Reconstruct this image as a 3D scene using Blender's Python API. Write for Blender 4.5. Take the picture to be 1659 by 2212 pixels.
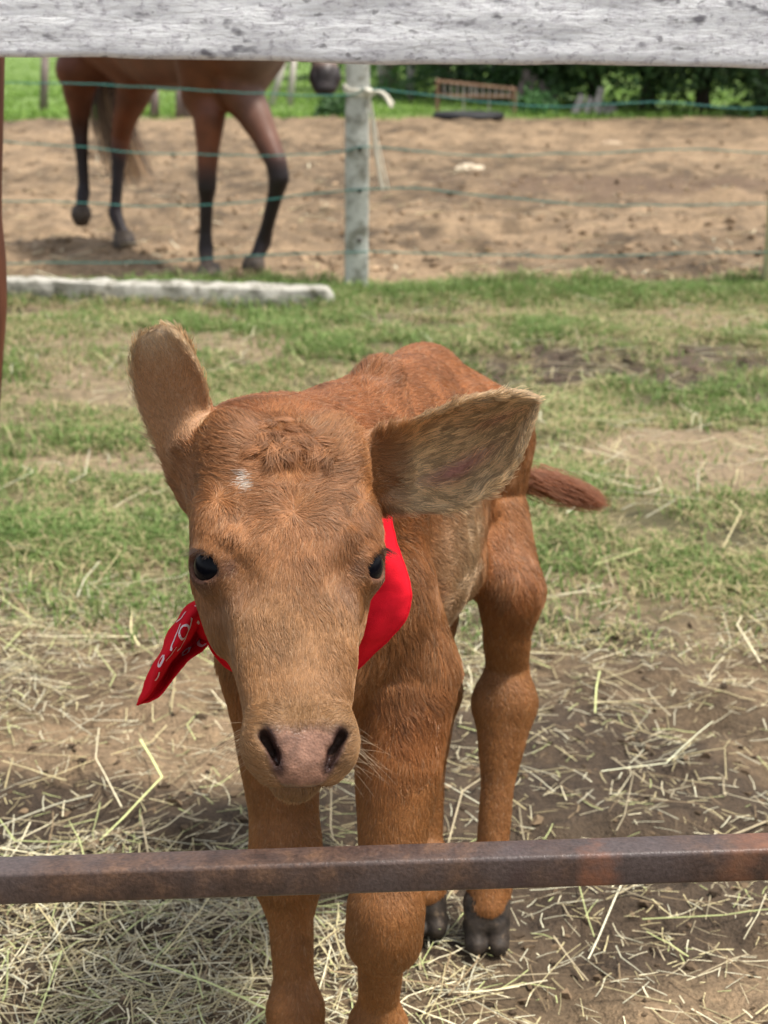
import bpy, math, random
import numpy as np
from mathutils import Vector, Matrix

random.seed(7)
RNG = np.random.default_rng(11)
R = math.radians
scene = bpy.context.scene
for o in list(bpy.data.objects):
    bpy.data.objects.remove(o, do_unlink=True)

# ------------------------------------------------------------------ camera
CAM_H, PITCH = 1.0, R(17.5)
FPX = 3323.0                       # focal length in pixels of a 1659 px wide frame
cam_d = bpy.data.cameras.new("camera")
cam = bpy.data.objects.new("camera", cam_d)
scene.collection.objects.link(cam)
cam.location = (0, 0, CAM_H)
cam.rotation_euler = (R(90) - PITCH, 0, 0)
cam_d.sensor_fit = 'HORIZONTAL'
cam_d.sensor_width = 36.0
cam_d.lens = 36.0 * FPX / 1659.0
cam_d.clip_start = 0.05
cam_d.clip_end = 2000
cam_d.dof.use_dof = True
cam_d.dof.focus_distance = 1.16
cam_d.dof.aperture_fstop = 15.0
scene.camera = cam

# ------------------------------------------------------------------ light
SUN_EL, SUN_AZ = R(66), R(101)     # azimuth clockwise from +Y
world = bpy.data.worlds.new("World")
scene.world = world
world.use_nodes = True
wn, wl = world.node_tree.nodes, world.node_tree.links
wn.clear()
sky = wn.new('ShaderNodeTexSky')
sky.sky_type = 'NISHITA'
sky.sun_disc = False
sky.sun_elevation = SUN_EL
sky.sun_rotation = SUN_AZ
sky.dust_density = 3.0
sky.air_density = 1.2
hs = wn.new('ShaderNodeHueSaturation')
hs.inputs['Saturation'].default_value = 0.35
bg = wn.new('ShaderNodeBackground')
bg.inputs['Strength'].default_value = 0.14
wo = wn.new('ShaderNodeOutputWorld')
wl.new(sky.outputs[0], hs.inputs['Color'])
wl.new(hs.outputs[0], bg.inputs['Color'])
wl.new(bg.outputs[0], wo.inputs['Surface'])

sun_d = bpy.data.lights.new("sun", 'SUN')
sun_d.energy = 4.0
sun_d.angle = R(9)
sun_d.color = (1.0, 0.95, 0.87)
sun = bpy.data.objects.new("sun", sun_d)
scene.collection.objects.link(sun)
_sd = Vector((math.sin(SUN_AZ) * math.cos(SUN_EL), math.cos(SUN_AZ) * math.cos(SUN_EL), math.sin(SUN_EL)))
sun.rotation_euler = (-_sd).to_track_quat('-Z', 'Y').to_euler()
sun.location = _sd * 20

scene.view_settings.view_transform = 'Standard'
scene.view_settings.look = 'None'
scene.view_settings.gamma = 1.0
scene.view_settings.exposure = 0.58
scene.view_settings.use_curve_mapping = False
scene.cycles.use_denoising = True
scene.cycles.max_bounces = 8
scene.cycles.diffuse_bounces = 3
scene.cycles.glossy_bounces = 2
scene.cycles.transmission_bounces = 5
scene.cycles.transparent_max_bounces = 4
scene.cycles.sample_clamp_indirect = 6.0

# ------------------------------------------------------------------ helpers
def P(px, py, Y):
    """World point that stands at ground distance Y along the photo ray through (px, py)."""
    u = (px - 829.5) / FPX
    v = (1106 - py) / FPX
    d = np.array([u, math.cos(PITCH) + v * math.sin(PITCH), -math.sin(PITCH) + v * math.cos(PITCH)])
    t = Y / d[1]
    return np.array([0, 0, CAM_H]) + d * t

def V(*a):
    return np.array(a, dtype=float)

def unit(v):
    v = np.asarray(v, float)
    return v / (np.linalg.norm(v, axis=-1, keepdims=True) + 1e-12)

def lin(r, g, b):
    f = lambda c: (c / 255 / 12.92) if c <= 10 else ((c / 255 + 0.055) / 1.055) ** 2.4
    return np.array([f(r), f(g), f(b)])

def sstep(a, b, x):
    t = np.clip((x - a) / (b - a), 0, 1)
    return t * t * (3 - 2 * t)

def _hash(ix, iy, iz, s):
    h = (ix * 374761393 + iy * 668265263 + iz * 1274126177 + s * 974711) & 0xffffffff
    h = ((h ^ (h >> 13)) * 1274126177) & 0xffffffff
    return ((h ^ (h >> 16)) & 0xffff) / 65535.0

def vnoise(x, y, z=None, s=0):
    x = np.asarray(x, float); y = np.asarray(y, float)
    z = np.zeros_like(x) if z is None else np.asarray(z, float)
    ix, iy, iz = [np.floor(q).astype(np.int64) for q in (x, y, z)]
    fx, fy, fz = x - ix, y - iy, z - iz
    fx, fy, fz = [q * q * (3 - 2 * q) for q in (fx, fy, fz)]
    r = 0
    for a in (0, 1):
        for b in (0, 1):
            for c in (0, 1):
                r = r + _hash(ix + a, iy + b, iz + c, s) * (fx if a else 1 - fx) * (fy if b else 1 - fy) * (fz if c else 1 - fz)
    return r * 2 - 1

def fbm(x, y, z=None, s=0, octv=4, gain=0.5):
    t, a = 0, 1.0
    for i in range(octv):
        k = 2.03 ** i
        t = t + a * vnoise(x * k, y * k, None if z is None else z * k, s + 17 * i)
        a *= gain
    return t

def link(o, parent=None):
    scene.collection.objects.link(o)
    if parent is not None:
        o.parent = parent
        o.location = -Vector(parent.location) if parent.parent is None else (0, 0, 0)
    return o

def tag(o, label=None, category=None, group=None, kind=None):
    for k, v in (("label", label), ("category", category), ("group", group), ("kind", kind)):
        if v:
            o[k] = v
    return o

def empty(name, loc, label, category, group=None):
    o = bpy.data.objects.new(name, None)
    scene.collection.objects.link(o)
    o.location = Vector([float(q) for q in loc])
    o.empty_display_size = 0.1
    return tag(o, label, category, group)

def np_mesh(name, verts, faces, mat, smooth=True, col=None):
    """faces: (n,k) array, or list of such arrays."""
    if isinstance(faces, np.ndarray):
        faces = [faces]
    faces = [np.asarray(f, dtype=np.int32) for f in faces if len(f)]
    verts = np.asarray(verts, dtype=np.float32)
    me = bpy.data.meshes.new(name)
    me.vertices.add(len(verts))
    me.vertices.foreach_set("co", verts.ravel())
    nl = sum(f.size for f in faces)
    nf = sum(len(f) for f in faces)
    me.loops.add(nl)
    me.polygons.add(nf)
    me.loops.foreach_set("vertex_index", np.concatenate([f.ravel() for f in faces]))
    tot = np.concatenate([np.full(len(f), f.shape[1], np.int32) for f in faces])
    start = np.concatenate([[0], np.cumsum(tot)[:-1]]).astype(np.int32)
    me.polygons.foreach_set("loop_start", start)
    me.polygons.foreach_set("loop_total", tot)
    me.polygons.foreach_set("use_smooth", np.full(nf, smooth))
    if col is not None:
        ca = me.color_attributes.new("Col", 'FLOAT_COLOR', 'POINT')
        c4 = np.ones((len(verts), 4), np.float32)
        c4[:, :np.shape(col)[-1]] = col
        ca.data.foreach_set("color", c4.ravel())
    me.update(calc_edges=True)
    me.validate()
    if mat is not None:
        me.materials.append(mat)
    return me

def mobj(name, verts, faces, mat, parent=None, smooth=True, col=None):
    o = bpy.data.objects.new(name, np_mesh(name, verts, faces, mat, smooth, col))
    return link(o, parent)

class MB:
    """Collects simple shapes into one mesh."""
    def __init__(s):
        s.v, s.f, s.n = [], [], 0
    def add(s, v, f):
        v = np.asarray(v, float)
        s.v.append(v)
        s.f += [tuple(int(i) + s.n for i in q) for q in f]
        s.n += len(v)
    def tube(s, pts, rad, k=8, cap=True, twist=0.0):
        pts = np.asarray(pts, float)
        n = len(pts)
        rad = np.broadcast_to(np.asarray(rad, float), (n,))
        tan = unit(np.gradient(pts, axis=0))
        up = V(0, 0, 1) if abs(tan[0][2]) < 0.9 else V(0, 1, 0)
        vs = []
        a = unit(np.cross(tan[0], up))
        for i in range(n):
            a = unit(a - tan[i] * np.dot(a, tan[i]))
            b = np.cross(tan[i], a)
            for j in range(k):
                w = 2 * math.pi * j / k + twist * i
                vs.append(pts[i] + rad[i] * (math.cos(w) * a + math.sin(w) * b))
        fs = [(i * k + j, i * k + (j + 1) % k, (i + 1) * k + (j + 1) % k, (i + 1) * k + j) for i in range(n - 1) for j in range(k)]
        if cap:
            fs += [tuple(range(k))[::-1], tuple((n - 1) * k + j for j in range(k))]
        s.add(vs, fs)
    def box(s, c, size, rot=None):
        q = np.array([[x, y, z] for x in (-.5, .5) for y in (-.5, .5) for z in (-.5, .5)]) * np.asarray(size, float)
        if rot is not None:
            q = q @ np.array(rot.to_matrix()).T
        s.add(q + np.asarray(c, float), [(0, 1, 3, 2), (4, 6, 7, 5), (0, 4, 5, 1), (2, 3, 7, 6), (0, 2, 6, 4), (1, 5, 7, 3)])
    def build(s, name, mat, parent=None, smooth=False, bevel=0):
        me = bpy.data.meshes.new(name)
        me.from_pydata([tuple(q) for q in np.concatenate(s.v)], [], s.f)
        me.polygons.foreach_set("use_smooth", np.full(len(me.polygons), smooth))
        me.materials.append(mat)
        me.update()
        o = bpy.data.objects.new(name, me)
        if bevel:
            m = o.modifiers.new("bevel", 'BEVEL')
            m.width = bevel
            m.segments = 2
        return link(o, parent)

# ---- materials
class NT:
    def __init__(s, name):
        s.m = bpy.data.materials.new(name)
        s.m.use_nodes = True
        s.t = s.m.node_tree
        s.t.nodes.clear()
        s.out = s.t.nodes.new('ShaderNodeOutputMaterial')
    def n(s, typ, ins=None, **kw):
        nd = s.t.nodes.new(typ)
        for k, v in kw.items():
            setattr(nd, k, v)
        for k, v in (ins or {}).items():
            sock = nd.inputs[k]
            if isinstance(v, bpy.types.NodeSocket):
                s.t.links.new(v, sock)
            else:
                sock.default_value = v
        return nd
    def coord(s, kind='Object'):
        return s.n('ShaderNodeTexCoord').outputs[kind]
    def noise(s, vec, scale, detail=4, rough=0.55, dist=0.0):
        return s.n('ShaderNodeTexNoise', {'Vector': vec, 'Scale': scale, 'Detail': detail, 'Roughness': rough, 'Distortion': dist}).outputs['Fac']
    def ramp(s, fac, stops):
        r = s.n('ShaderNodeValToRGB', {'Fac': fac})
        e = r.color_ramp.elements
        while len(e) < len(stops):
            e.new(0.5)
        for q, (p, c) in zip(e, stops):
            q.position = p
            q.color = (*c, 1) if len(c) == 3 else c
        return r.outputs['Color']
    def mix(s, fac, a, b, blend='MIX'):
        m = s.n('ShaderNodeMix', data_type='RGBA', blend_type=blend)
        for idx, v in ((0, fac), (6, a), (7, b)):
            if isinstance(v, bpy.types.NodeSocket):
                s.t.links.new(v, m.inputs[idx])
            elif idx == 0:
                m.inputs[0].default_value = v
            else:
                m.inputs[idx].default_value = (*v, 1) if len(v) == 3 else v
        return m.outputs[2]
    def mapping(s, vec, scale=(1, 1, 1), rot=(0, 0, 0)):
        return s.n('ShaderNodeMapping', {'Vector': vec, 'Scale': scale, 'Rotation': rot}).outputs[0]
    def bump(s, h, strength=0.3, dist=0.01):
        return s.n('ShaderNodeBump', {'Height': h, 'Strength': strength, 'Distance': dist}).outputs[0]
    def principled(s, color, rough=0.8, spec=0.3, normal=None, **kw):
        ins = {'Base Color': color if isinstance(color, bpy.types.NodeSocket) else (*color, 1), 'Roughness': rough, 'Specular IOR Level': spec}
        if normal is not None:
            ins['Normal'] = normal
        ins.update(kw)
        b = s.n('ShaderNodeBsdfPrincipled', ins)
        s.t.links.new(b.outputs[0], s.out.inputs['Surface'])
        return b

def attr_mat(name, rough=0.85, spec=0.15, var=0.25, scale=60, bump=0.0, trans=0.0):
    t = NT(name)
    c = t.n('ShaderNodeAttribute', attribute_name="Col").outputs['Color']
    k = t.noise(t.coord(), scale, 3)
    c2 = t.mix(1.0, c, t.ramp(k, [(0.3, (1 - var,) * 3), (0.7, (1 + var,) * 3)]), 'MULTIPLY')
    nm = t.bump(k, bump, 0.004) if bump else None
    b = t.principled(c2, rough, spec, nm)
    if trans:
        tr = t.n('ShaderNodeBsdfTranslucent', {'Color': c2})
        mx = t.n('ShaderNodeMixShader', {0: trans, 1: b.outputs[0], 2: tr.outputs[0]})
        t.t.links.new(mx.outputs[0], t.out.inputs['Surface'])
    return t.m

# ---- signed distance modelling
class Field:
    def __init__(s, lo, hi, h):
        s.lo = np.asarray(lo, float)
        s.h = h
        s.n = np.ceil((np.asarray(hi, float) - s.lo) / h).astype(int) + 1
        s.f = np.full(tuple(s.n), 0.08, np.float32)
    def _sl(s, lo, hi):
        a = np.clip(np.floor((np.asarray(lo) - s.lo) / s.h).astype(int), 0, s.n)
        b = np.clip(np.ceil((np.asarray(hi) - s.lo) / s.h).astype(int) + 1, 0, s.n)
        return tuple(slice(p, q) for p, q in zip(a, b))
    def _xyz(s, sl):
        ax = [(s.lo[i] + s.h * np.arange(sl[i].start, sl[i].stop)).astype(np.float32) for i in range(3)]
        return np.meshgrid(*ax, indexing='ij', sparse=True)
    def op(s, lo, hi, fn, k, sub=False):
        m = 0.02 + k
        sl = s._sl(np.asarray(lo) - m, np.asarray(hi) + m)
        if any(q.stop <= q.start for q in sl):
            return
        d = fn(*s._xyz(sl)).astype(np.float32)
        a = s.f[sl]
        if sub:
            d = -d
            if k > 0:
                hh = np.clip(0.5 - 0.5 * (a - d) / k, 0, 1)
                s.f[sl] = a + (d - a) * hh + k * hh * (1 - hh)
            else:
                s.f[sl] = np.maximum(a, d)
        else:
            if k > 0:
                hh = np.clip(0.5 + 0.5 * (a - d) / k, 0, 1)
                s.f[sl] = a + (d - a) * hh - k * hh * (1 - hh)
            else:
                s.f[sl] = np.minimum(a, d)
    def cone(s, a, ra, b, rb, k=0.02, sub=False):
        a, b = np.asarray(a, float), np.asarray(b, float)
        r = max(ra, rb)
        ab = b - a
        L2 = float(ab @ ab) + 1e-12
        def fn(x, y, z):
            t = np.clip(((x - a[0]) * ab[0] + (y - a[1]) * ab[1] + (z - a[2]) * ab[2]) / L2, 0, 1)
            return np.sqrt((x - a[0] - t * ab[0]) ** 2 + (y - a[1] - t * ab[1]) ** 2 + (z - a[2] - t * ab[2]) ** 2) - (ra + (rb - ra) * t)
        s.op(np.minimum(a, b) - r, np.maximum(a, b) + r, fn, k, sub)
    def chain(s, pts, k=0.02):
        P_ = [np.asarray(p, float) for p, _ in pts]
        r_ = [r for _, r in pts]
        def fn(x, y, z):
            out = None
            for a, ra, b, rb in zip(P_[:-1], r_[:-1], P_[1:], r_[1:]):
                ab = b - a
                t = np.clip(((x - a[0]) * ab[0] + (y - a[1]) * ab[1] + (z - a[2]) * ab[2]) / (float(ab @ ab) + 1e-12), 0, 1)
                t2 = t * t * (3 - 2 * t)
                d = np.sqrt((x - a[0] - t * ab[0]) ** 2 + (y - a[1] - t * ab[1]) ** 2 + (z - a[2] - t * ab[2]) ** 2) - (ra + (rb - ra) * (.5 * t + .5 * t2))
                out = d if out is None else np.minimum(out, d)
            return out
        m = max(r_)
        s.op(np.min(P_, 0) - m, np.max(P_, 0) + m, fn, k)
    def ell(s, c, rad, axes=None, k=0.02, sub=False):
        c, rad = np.asarray(c, float), np.asarray(rad, float)
        A = np.eye(3) if axes is None else np.asarray(axes, float)
        e = np.abs(A.T) @ rad
        def fn(x, y, z):
            dx, dy, dz = x - c[0], y - c[1], z - c[2]
            q = [(A[i, 0] * dx + A[i, 1] * dy + A[i, 2] * dz) for i in range(3)]
            k0 = np.sqrt(sum((q[i] / rad[i]) ** 2 for i in range(3)))
            k1 = np.sqrt(sum((q[i] / rad[i] ** 2) ** 2 for i in range(3))) + 1e-6
            return k0 * (k0 - 1) / k1
        s.op(c - e, c + e, fn, k, sub)
    def cloud(s, pts, r, k=0.01):
        """Union of spheres at densely sampled points (a thin curved sheet)."""
        pts = np.asarray(pts, np.float32)
        r = np.broadcast_to(np.asarray(r, np.float32), (len(pts),))
        lo, hi = pts.min(0) - r.max(), pts.max(0) + r.max()
        def fn(x, y, z):
            X, Y, Z = np.broadcast_arrays(x, y, z)
            q = np.stack([X.ravel(), Y.ravel(), Z.ravel()], 1)
            out = np.full(len(q), 1.0, np.float32)
            B = 20000
            p2 = (pts ** 2).sum(1)
            off = pts.mean(0)
            pc = pts - off
            p2 = (pc ** 2).sum(1)
            for i in range(0, len(q), B):
                g = q[i:i + B] - off
                d2 = (g ** 2).sum(1)[:, None] + p2[None] - 2 * g @ pc.T
                out[i:i + B] = (np.sqrt(np.maximum(d2, 0)) - r[None]).min(1)
            return out.reshape(X.shape)
        s.op(lo, hi, fn, k)
    def mesh(s, smooth=1):
        f = s.f
        ins = f < 0
        c = np.zeros(tuple(s.n - 1), np.uint8)
        for a in (0, 1):
            for b in (0, 1):
                for d in (0, 1):
                    c += ins[a:a + c.shape[0], b:b + c.shape[1], d:d + c.shape[2]]
        act = (c > 0) & (c < 8)
        del c
        I = np.argwhere(act)
        ids = np.full(act.shape, -1, np.int32)
        ids[act] = np.arange(len(I), dtype=np.int32)
        sm = np.zeros((len(I), 3)); cnt = np.zeros(len(I))
        cor = [(a, b, d) for a in (0, 1) for b in (0, 1) for d in (0, 1)]
        val = {q: f[I[:, 0] + q[0], I[:, 1] + q[1], I[:, 2] + q[2]] for q in cor}
        for q in cor:
            for ax in range(3):
                if q[ax] == 0:
                    w = list(q); w[ax] = 1; w = tuple(w)
                    v0, v1 = val[q], val[w]
                    m = (v0 < 0) != (v1 < 0)
                    t = np.where(m, v0 / np.where(m, v0 - v1, 1), 0)
                    p = np.array(q, float)[None] + np.zeros((len(I), 3))
                    p[:, ax] += t
                    sm[m] += p[m]; cnt[m] += 1
        vert = s.lo + s.h * (I + sm / cnt[:, None])
        quads = []
        for ax in range(3):
            sl0 = [slice(1, -1)] * 3; sl1 = [slice(1, -1)] * 3
            sl0[ax] = slice(0, -1); sl1[ax] = slice(1, None)
            A, B = ins[tuple(sl0)], ins[tuple(sl1)]
            e = np.argwhere(A != B)
            fl = A[tuple(e.T)]
            off = np.ones(3, int); off[ax] = 0
            e = e + off
            u, w = (ax + 1) % 3, (ax + 2) % 3
            def cell(du, dw):
                g = e.copy(); g[:, u] -= du; g[:, w] -= dw
                return ids[g[:, 0], g[:, 1], g[:, 2]]
            q = np.stack([cell(1, 1), cell(0, 1), cell(0, 0), cell(1, 0)], 1)
            q[~fl] = q[~fl][:, ::-1]
            quads.append(q)
        quads = np.concatenate(quads)
        quads = quads[(quads >= 0).all(1)]
        for _ in range(smooth):
            acc = np.zeros_like(vert); ct = np.zeros(len(vert))
            for a, b in ((0, 1), (1, 2), (2, 3), (3, 0)):
                for p, q in ((a, b), (b, a)):
                    for d in range(3):
                        acc[:, d] += np.bincount(quads[:, p], vert[quads[:, q], d], len(vert))
                    ct += np.bincount(quads[:, p], minlength=len(vert))
            vert = 0.5 * vert + 0.5 * acc / np.maximum(ct, 1)[:, None]
        return vert, quads

def vert_normals(v, q):
    n = np.cross(v[q[:, 2]] - v[q[:, 0]], v[q[:, 3]] - v[q[:, 1]])
    out = np.zeros_like(v)
    for d in range(3):
        for j in range(4):
            out[:, d] += np.bincount(q[:, j], n[:, d], len(v))
    return unit(out)

def hair_object(name, pts, rad, col, mat, parent=None):
    """pts (n,k,3) strands, rad (n,k) radii, col (n,3)."""
    n, k, _ = pts.shape
    cv = bpy.data.hair_curves.new(name)
    cv.add_curves([k] * n)
    cv.attributes['position'].data.foreach_set('vector', pts.astype(np.float32).ravel())
    ra = cv.attributes.get('radius') or cv.attributes.new('radius', 'FLOAT', 'POINT')
    ra.data.foreach_set('value', rad.astype(np.float32).ravel())
    ca = cv.attributes.new('Col', 'FLOAT_COLOR', 'CURVE')
    c4 = np.ones((n, 4), np.float32); c4[:, :3] = col
    ca.data.foreach_set('color', c4.ravel())
    cv.materials.append(mat)
    o = bpy.data.objects.new(name, cv)
    return link(o, parent)

def hair_mat(name, rough=0.5, spec=0.35):
    t = NT(name)
    c = t.n('ShaderNodeAttribute', attribute_name="Col").outputs['Color']
    b = t.principled(c, rough, spec)
    h = t.n('ShaderNodeBsdfHairPrincipled', {'Color': c, 'Roughness': 0.35, 'Radial Roughness': 0.5, 'Coat': 0.0})
    h.model = 'CHIANG'
    h.parametrization = 'COLOR'
    mx = t.n('ShaderNodeMixShader', {0: 0.22, 1: b.outputs[0], 2: h.outputs[0]})
    t.t.links.new(mx.outputs[0], t.out.inputs['Surface'])
    return t.m


# ------------------------------------------------------------------ ground
def patch(x, y, cx, cy, rx, ry, s):
    d = np.sqrt(((x - cx) / rx) ** 2 + ((y - cy) / ry) ** 2) + 0.35 * fbm(x * 3, y * 3, s=s, octv=3)
    return 1 - sstep(0.65, 1.15, d)

def zones(x, y):
    """weights: (hay mud, grass soil, paddock dirt, far meadow, dark mud, bare soil)"""
    w = 0.22 * fbm(x * 1.3, y * 1.3, s=3, octv=3)
    hay = 1 - sstep(2.45, 2.95, y + w)
    pad_near = 6.12 + 0.10 * fbm(x * 1.7, y * 0.2, s=5, octv=3)
    pad_far = 18.3 + 1.0 * fbm(x * 0.35, y * 0.1, s=6, octv=3) + 0.12 * np.abs(np.minimum(x, 0))
    pad = sstep(pad_near - 0.06, pad_near + 0.06, y) * (1 - sstep(pad_far - 0.4, pad_far + 0.4, y))
    far = sstep(pad_far - 0.4, pad_far + 0.4, y)
    dark = 1.1 * patch(x, y, 0.62, 4.72, 0.60, 0.44, 9) * np.clip(.95 + 1.0 * fbm(x * 7, y * 7, s=10, octv=3), 0, 1)
    dark = np.maximum(dark, 0.8 * patch(x, y, 0.15, 5.35, 0.25, 0.12, 12))
    dark = np.maximum(dark, 0.75 * patch(x, y, -1.32, 5.55, 0.35, 0.14, 14))
    bare = np.maximum(patch(x, y, 0.86, 3.62, 0.42, 0.36, 21), patch(x, y, -0.62, 3.58, 0.30, 0.13, 22))
    bare = np.maximum(bare, 0.8 * sstep(0.42, 0.85, fbm(x * 2.6, y * 2.6, s=31, octv=4)))
    return hay, pad, far, dark, bare

def ground_z(x, y):
    hay, pad, far, dark, bare = zones(x, y)
    near = sstep(0.2, 0.8, y)
    z = 0.012 * fbm(x * 2.2, y * 2.2, s=41, octv=3)
    z = z + hay * 0.017 * fbm(x * 11, y * 11, s=42, octv=4)
    z = z + dark * (0.018 * fbm(x * 9, y * 9, s=43, octv=4) - 0.015)
    z = z + pad * (0.036 * fbm(x * 3.4, y * 3.4, s=44, octv=4) + 0.016 * fbm(x * 12, y * 12, s=45, octv=3))
    z = z + far * 0.05 * fbm(x * 0.5, y * 0.5, s=46, octv=3)
    return z

def build_ground():
    ys = [-6, -4, -2.5, -1.5, -0.8, -0.3, 0.1]
    y = 0.4
    while y < 900:
        ys.append(y)
        y *= 1.0095 if y < 24 else 1.08
    ys = np.array(ys)
    t = np.linspace(-1, 1, 281)
    t = np.sign(t) * (0.55 * np.abs(t) + 0.45 * np.abs(t) ** 3)
    hw = np.maximum(ys, 0.4) * 0.75 + 0.9 + 0.4 * np.maximum(ys - 25, 0)
    X = t[None, :] * hw[:, None]
    Y = ys[:, None] + 0 * X
    Z = ground_z(X, Y)
    hay, pad, far, dark, bare = zones(X, Y)
    def L(a, b, k):
        return a + (b - a) * k[..., None]
    n1 = np.clip(0.5 + 0.55 * fbm(X * 3, Y * 3, s=51, octv=4), 0, 1)
    n2 = np.clip(0.5 + 0.6 * fbm(X * 9, Y * 9, s=52, octv=4), 0, 1)
    c = L(V(.085, .075, .036), V(.20, .165, .085), n2)                   # soil under grass
    c = L(c, V(.27, .20, .125), np.clip(bare, 0, 1))
    hc = L(V(.034, .024, .015), V(.205, .142, .083), np.clip(0.25 + 0.5 * n1 + 0.35 * n2, 0, 1))
    wet = np.clip(1.2 * patch(X, Y, 0.25, 1.80, 0.42, 0.30, 61) + 1.2 * patch(X, Y, -0.40, 1.75, 0.30, 0.35, 62), 0, 1)
    hc = L(hc, V(.038, .026, .018), wet * 0.75)
    light = np.clip(patch(X, Y, 0.40, 1.22, 0.36, 0.24, 63) + patch(X, Y, -0.30, 2.05, 0.22, 0.10, 64), 0, 1)
    hc = L(hc, V(.26, .182, .108), light * 0.85)
    c = L(c, hc, hay)
    n3 = np.clip(0.5 + 0.6 * fbm(X * 0.9, Y * 1.4, s=53, octv=5), 0, 1)
    pc = L(V(.072, .050, .030), V(.305, .213, .128), np.clip(0.55 * n3 + 0.80 * n2 - 0.10, 0, 1))
    pc = L(pc, V(.13, .085, .055), 0.8 * patch(X, Y, 1.55, 10.2, 1.3, 0.8, 66))
    c = L(c, pc, pad)
    c = L(c, V(.15, .23, .06), far)
    c = L(c, V(.065, .045, .032), np.clip(dark, 0, 1) * 0.9)
    nr, nc = X.shape
    i = np.arange(nr * nc).reshape(nr, nc)
    f = np.stack([i[:-1, :-1], i[:-1, 1:], i[1:, 1:], i[1:, :-1]], -1).reshape(-1, 4)
    t = NT("soil")
    co = t.coord()
    col = t.n('ShaderNodeAttribute', attribute_name="Col").outputs['Color']
    a = t.noise(co, 38, 6, 0.65)
    b = t.noise(co, 190, 4, 0.6)
    col = t.mix(1.0, col, t.ramp(a, [(0.28, (.5, .48, .46)), (0.52, (1, 1, 1)), (0.78, (1.35, 1.33, 1.28))]), 'MULTIPLY')
    col = t.mix(1.0, col, t.ramp(b, [(0.3, (.72,) * 3), (0.7, (1.25,) * 3)]), 'MULTIPLY')
    hgt = t.n('ShaderNodeMath', {0: a, 1: b}, operation='ADD').outputs[0]
    t.principled(col, t.n('ShaderNodeMapRange', {'Value': a, 3: 0.65, 4: 0.95}).outputs[0], 0.25, t.bump(hgt, 0.7, 0.012))
    o = mobj("ground", np.stack([X, Y, Z], -1).reshape(-1, 3), f, t.m, col=c.reshape(-1, 3))
    tag(o, "bare soil and mud running back from the pen to the meadow", kind="structure")

build_ground()

# ---- grass
def blades(name, pos, hgt, wid, lean, col, mat, curl=0.5):
    n = len(pos)
    az = RNG.uniform(0, 2 * np.pi, n)
    d = np.stack([np.cos(az), np.sin(az), 0 * az], 1)
    faz = az + np.pi / 2 + RNG.normal(0, 0.5, n)
    s = np.stack([np.cos(faz), np.sin(faz), 0 * az], 1) * wid[:, None]
    up = V(0, 0, 1)
    mid = pos + up * (hgt * 0.6)[:, None] + d * (lean * hgt * 0.35)[:, None]
    tip = pos + up * (hgt * (1 - curl * 0.5 * lean))[:, None] + d * (lean * hgt)[:, None]
    v = np.stack([pos - s, pos + s, mid + s * 0.8, mid - s * 0.8, tip], 1).reshape(-1, 3)
    b = np.arange(n)[:, None] * 5
    q = b + np.array([[0, 1, 2, 3]])
    tr = b + np.array([[3, 2, 4]])
    c = np.repeat(col, 5, 0)
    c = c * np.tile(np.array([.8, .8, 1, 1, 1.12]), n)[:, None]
    return mobj(name, v, [q, tr], mat, smooth=False, col=c)

grass_mat = attr_mat("grass_blade", 0.6, 0.3, 0.2, 30, trans=0.35)

def scatter(n, y0, y1, spread, power=1.0):
    y = y0 + (y1 - y0) * RNG.random(n) ** power
    x = RNG.uniform(-1, 1, n) * (y * 0.37 + spread)
    return x, y

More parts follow.
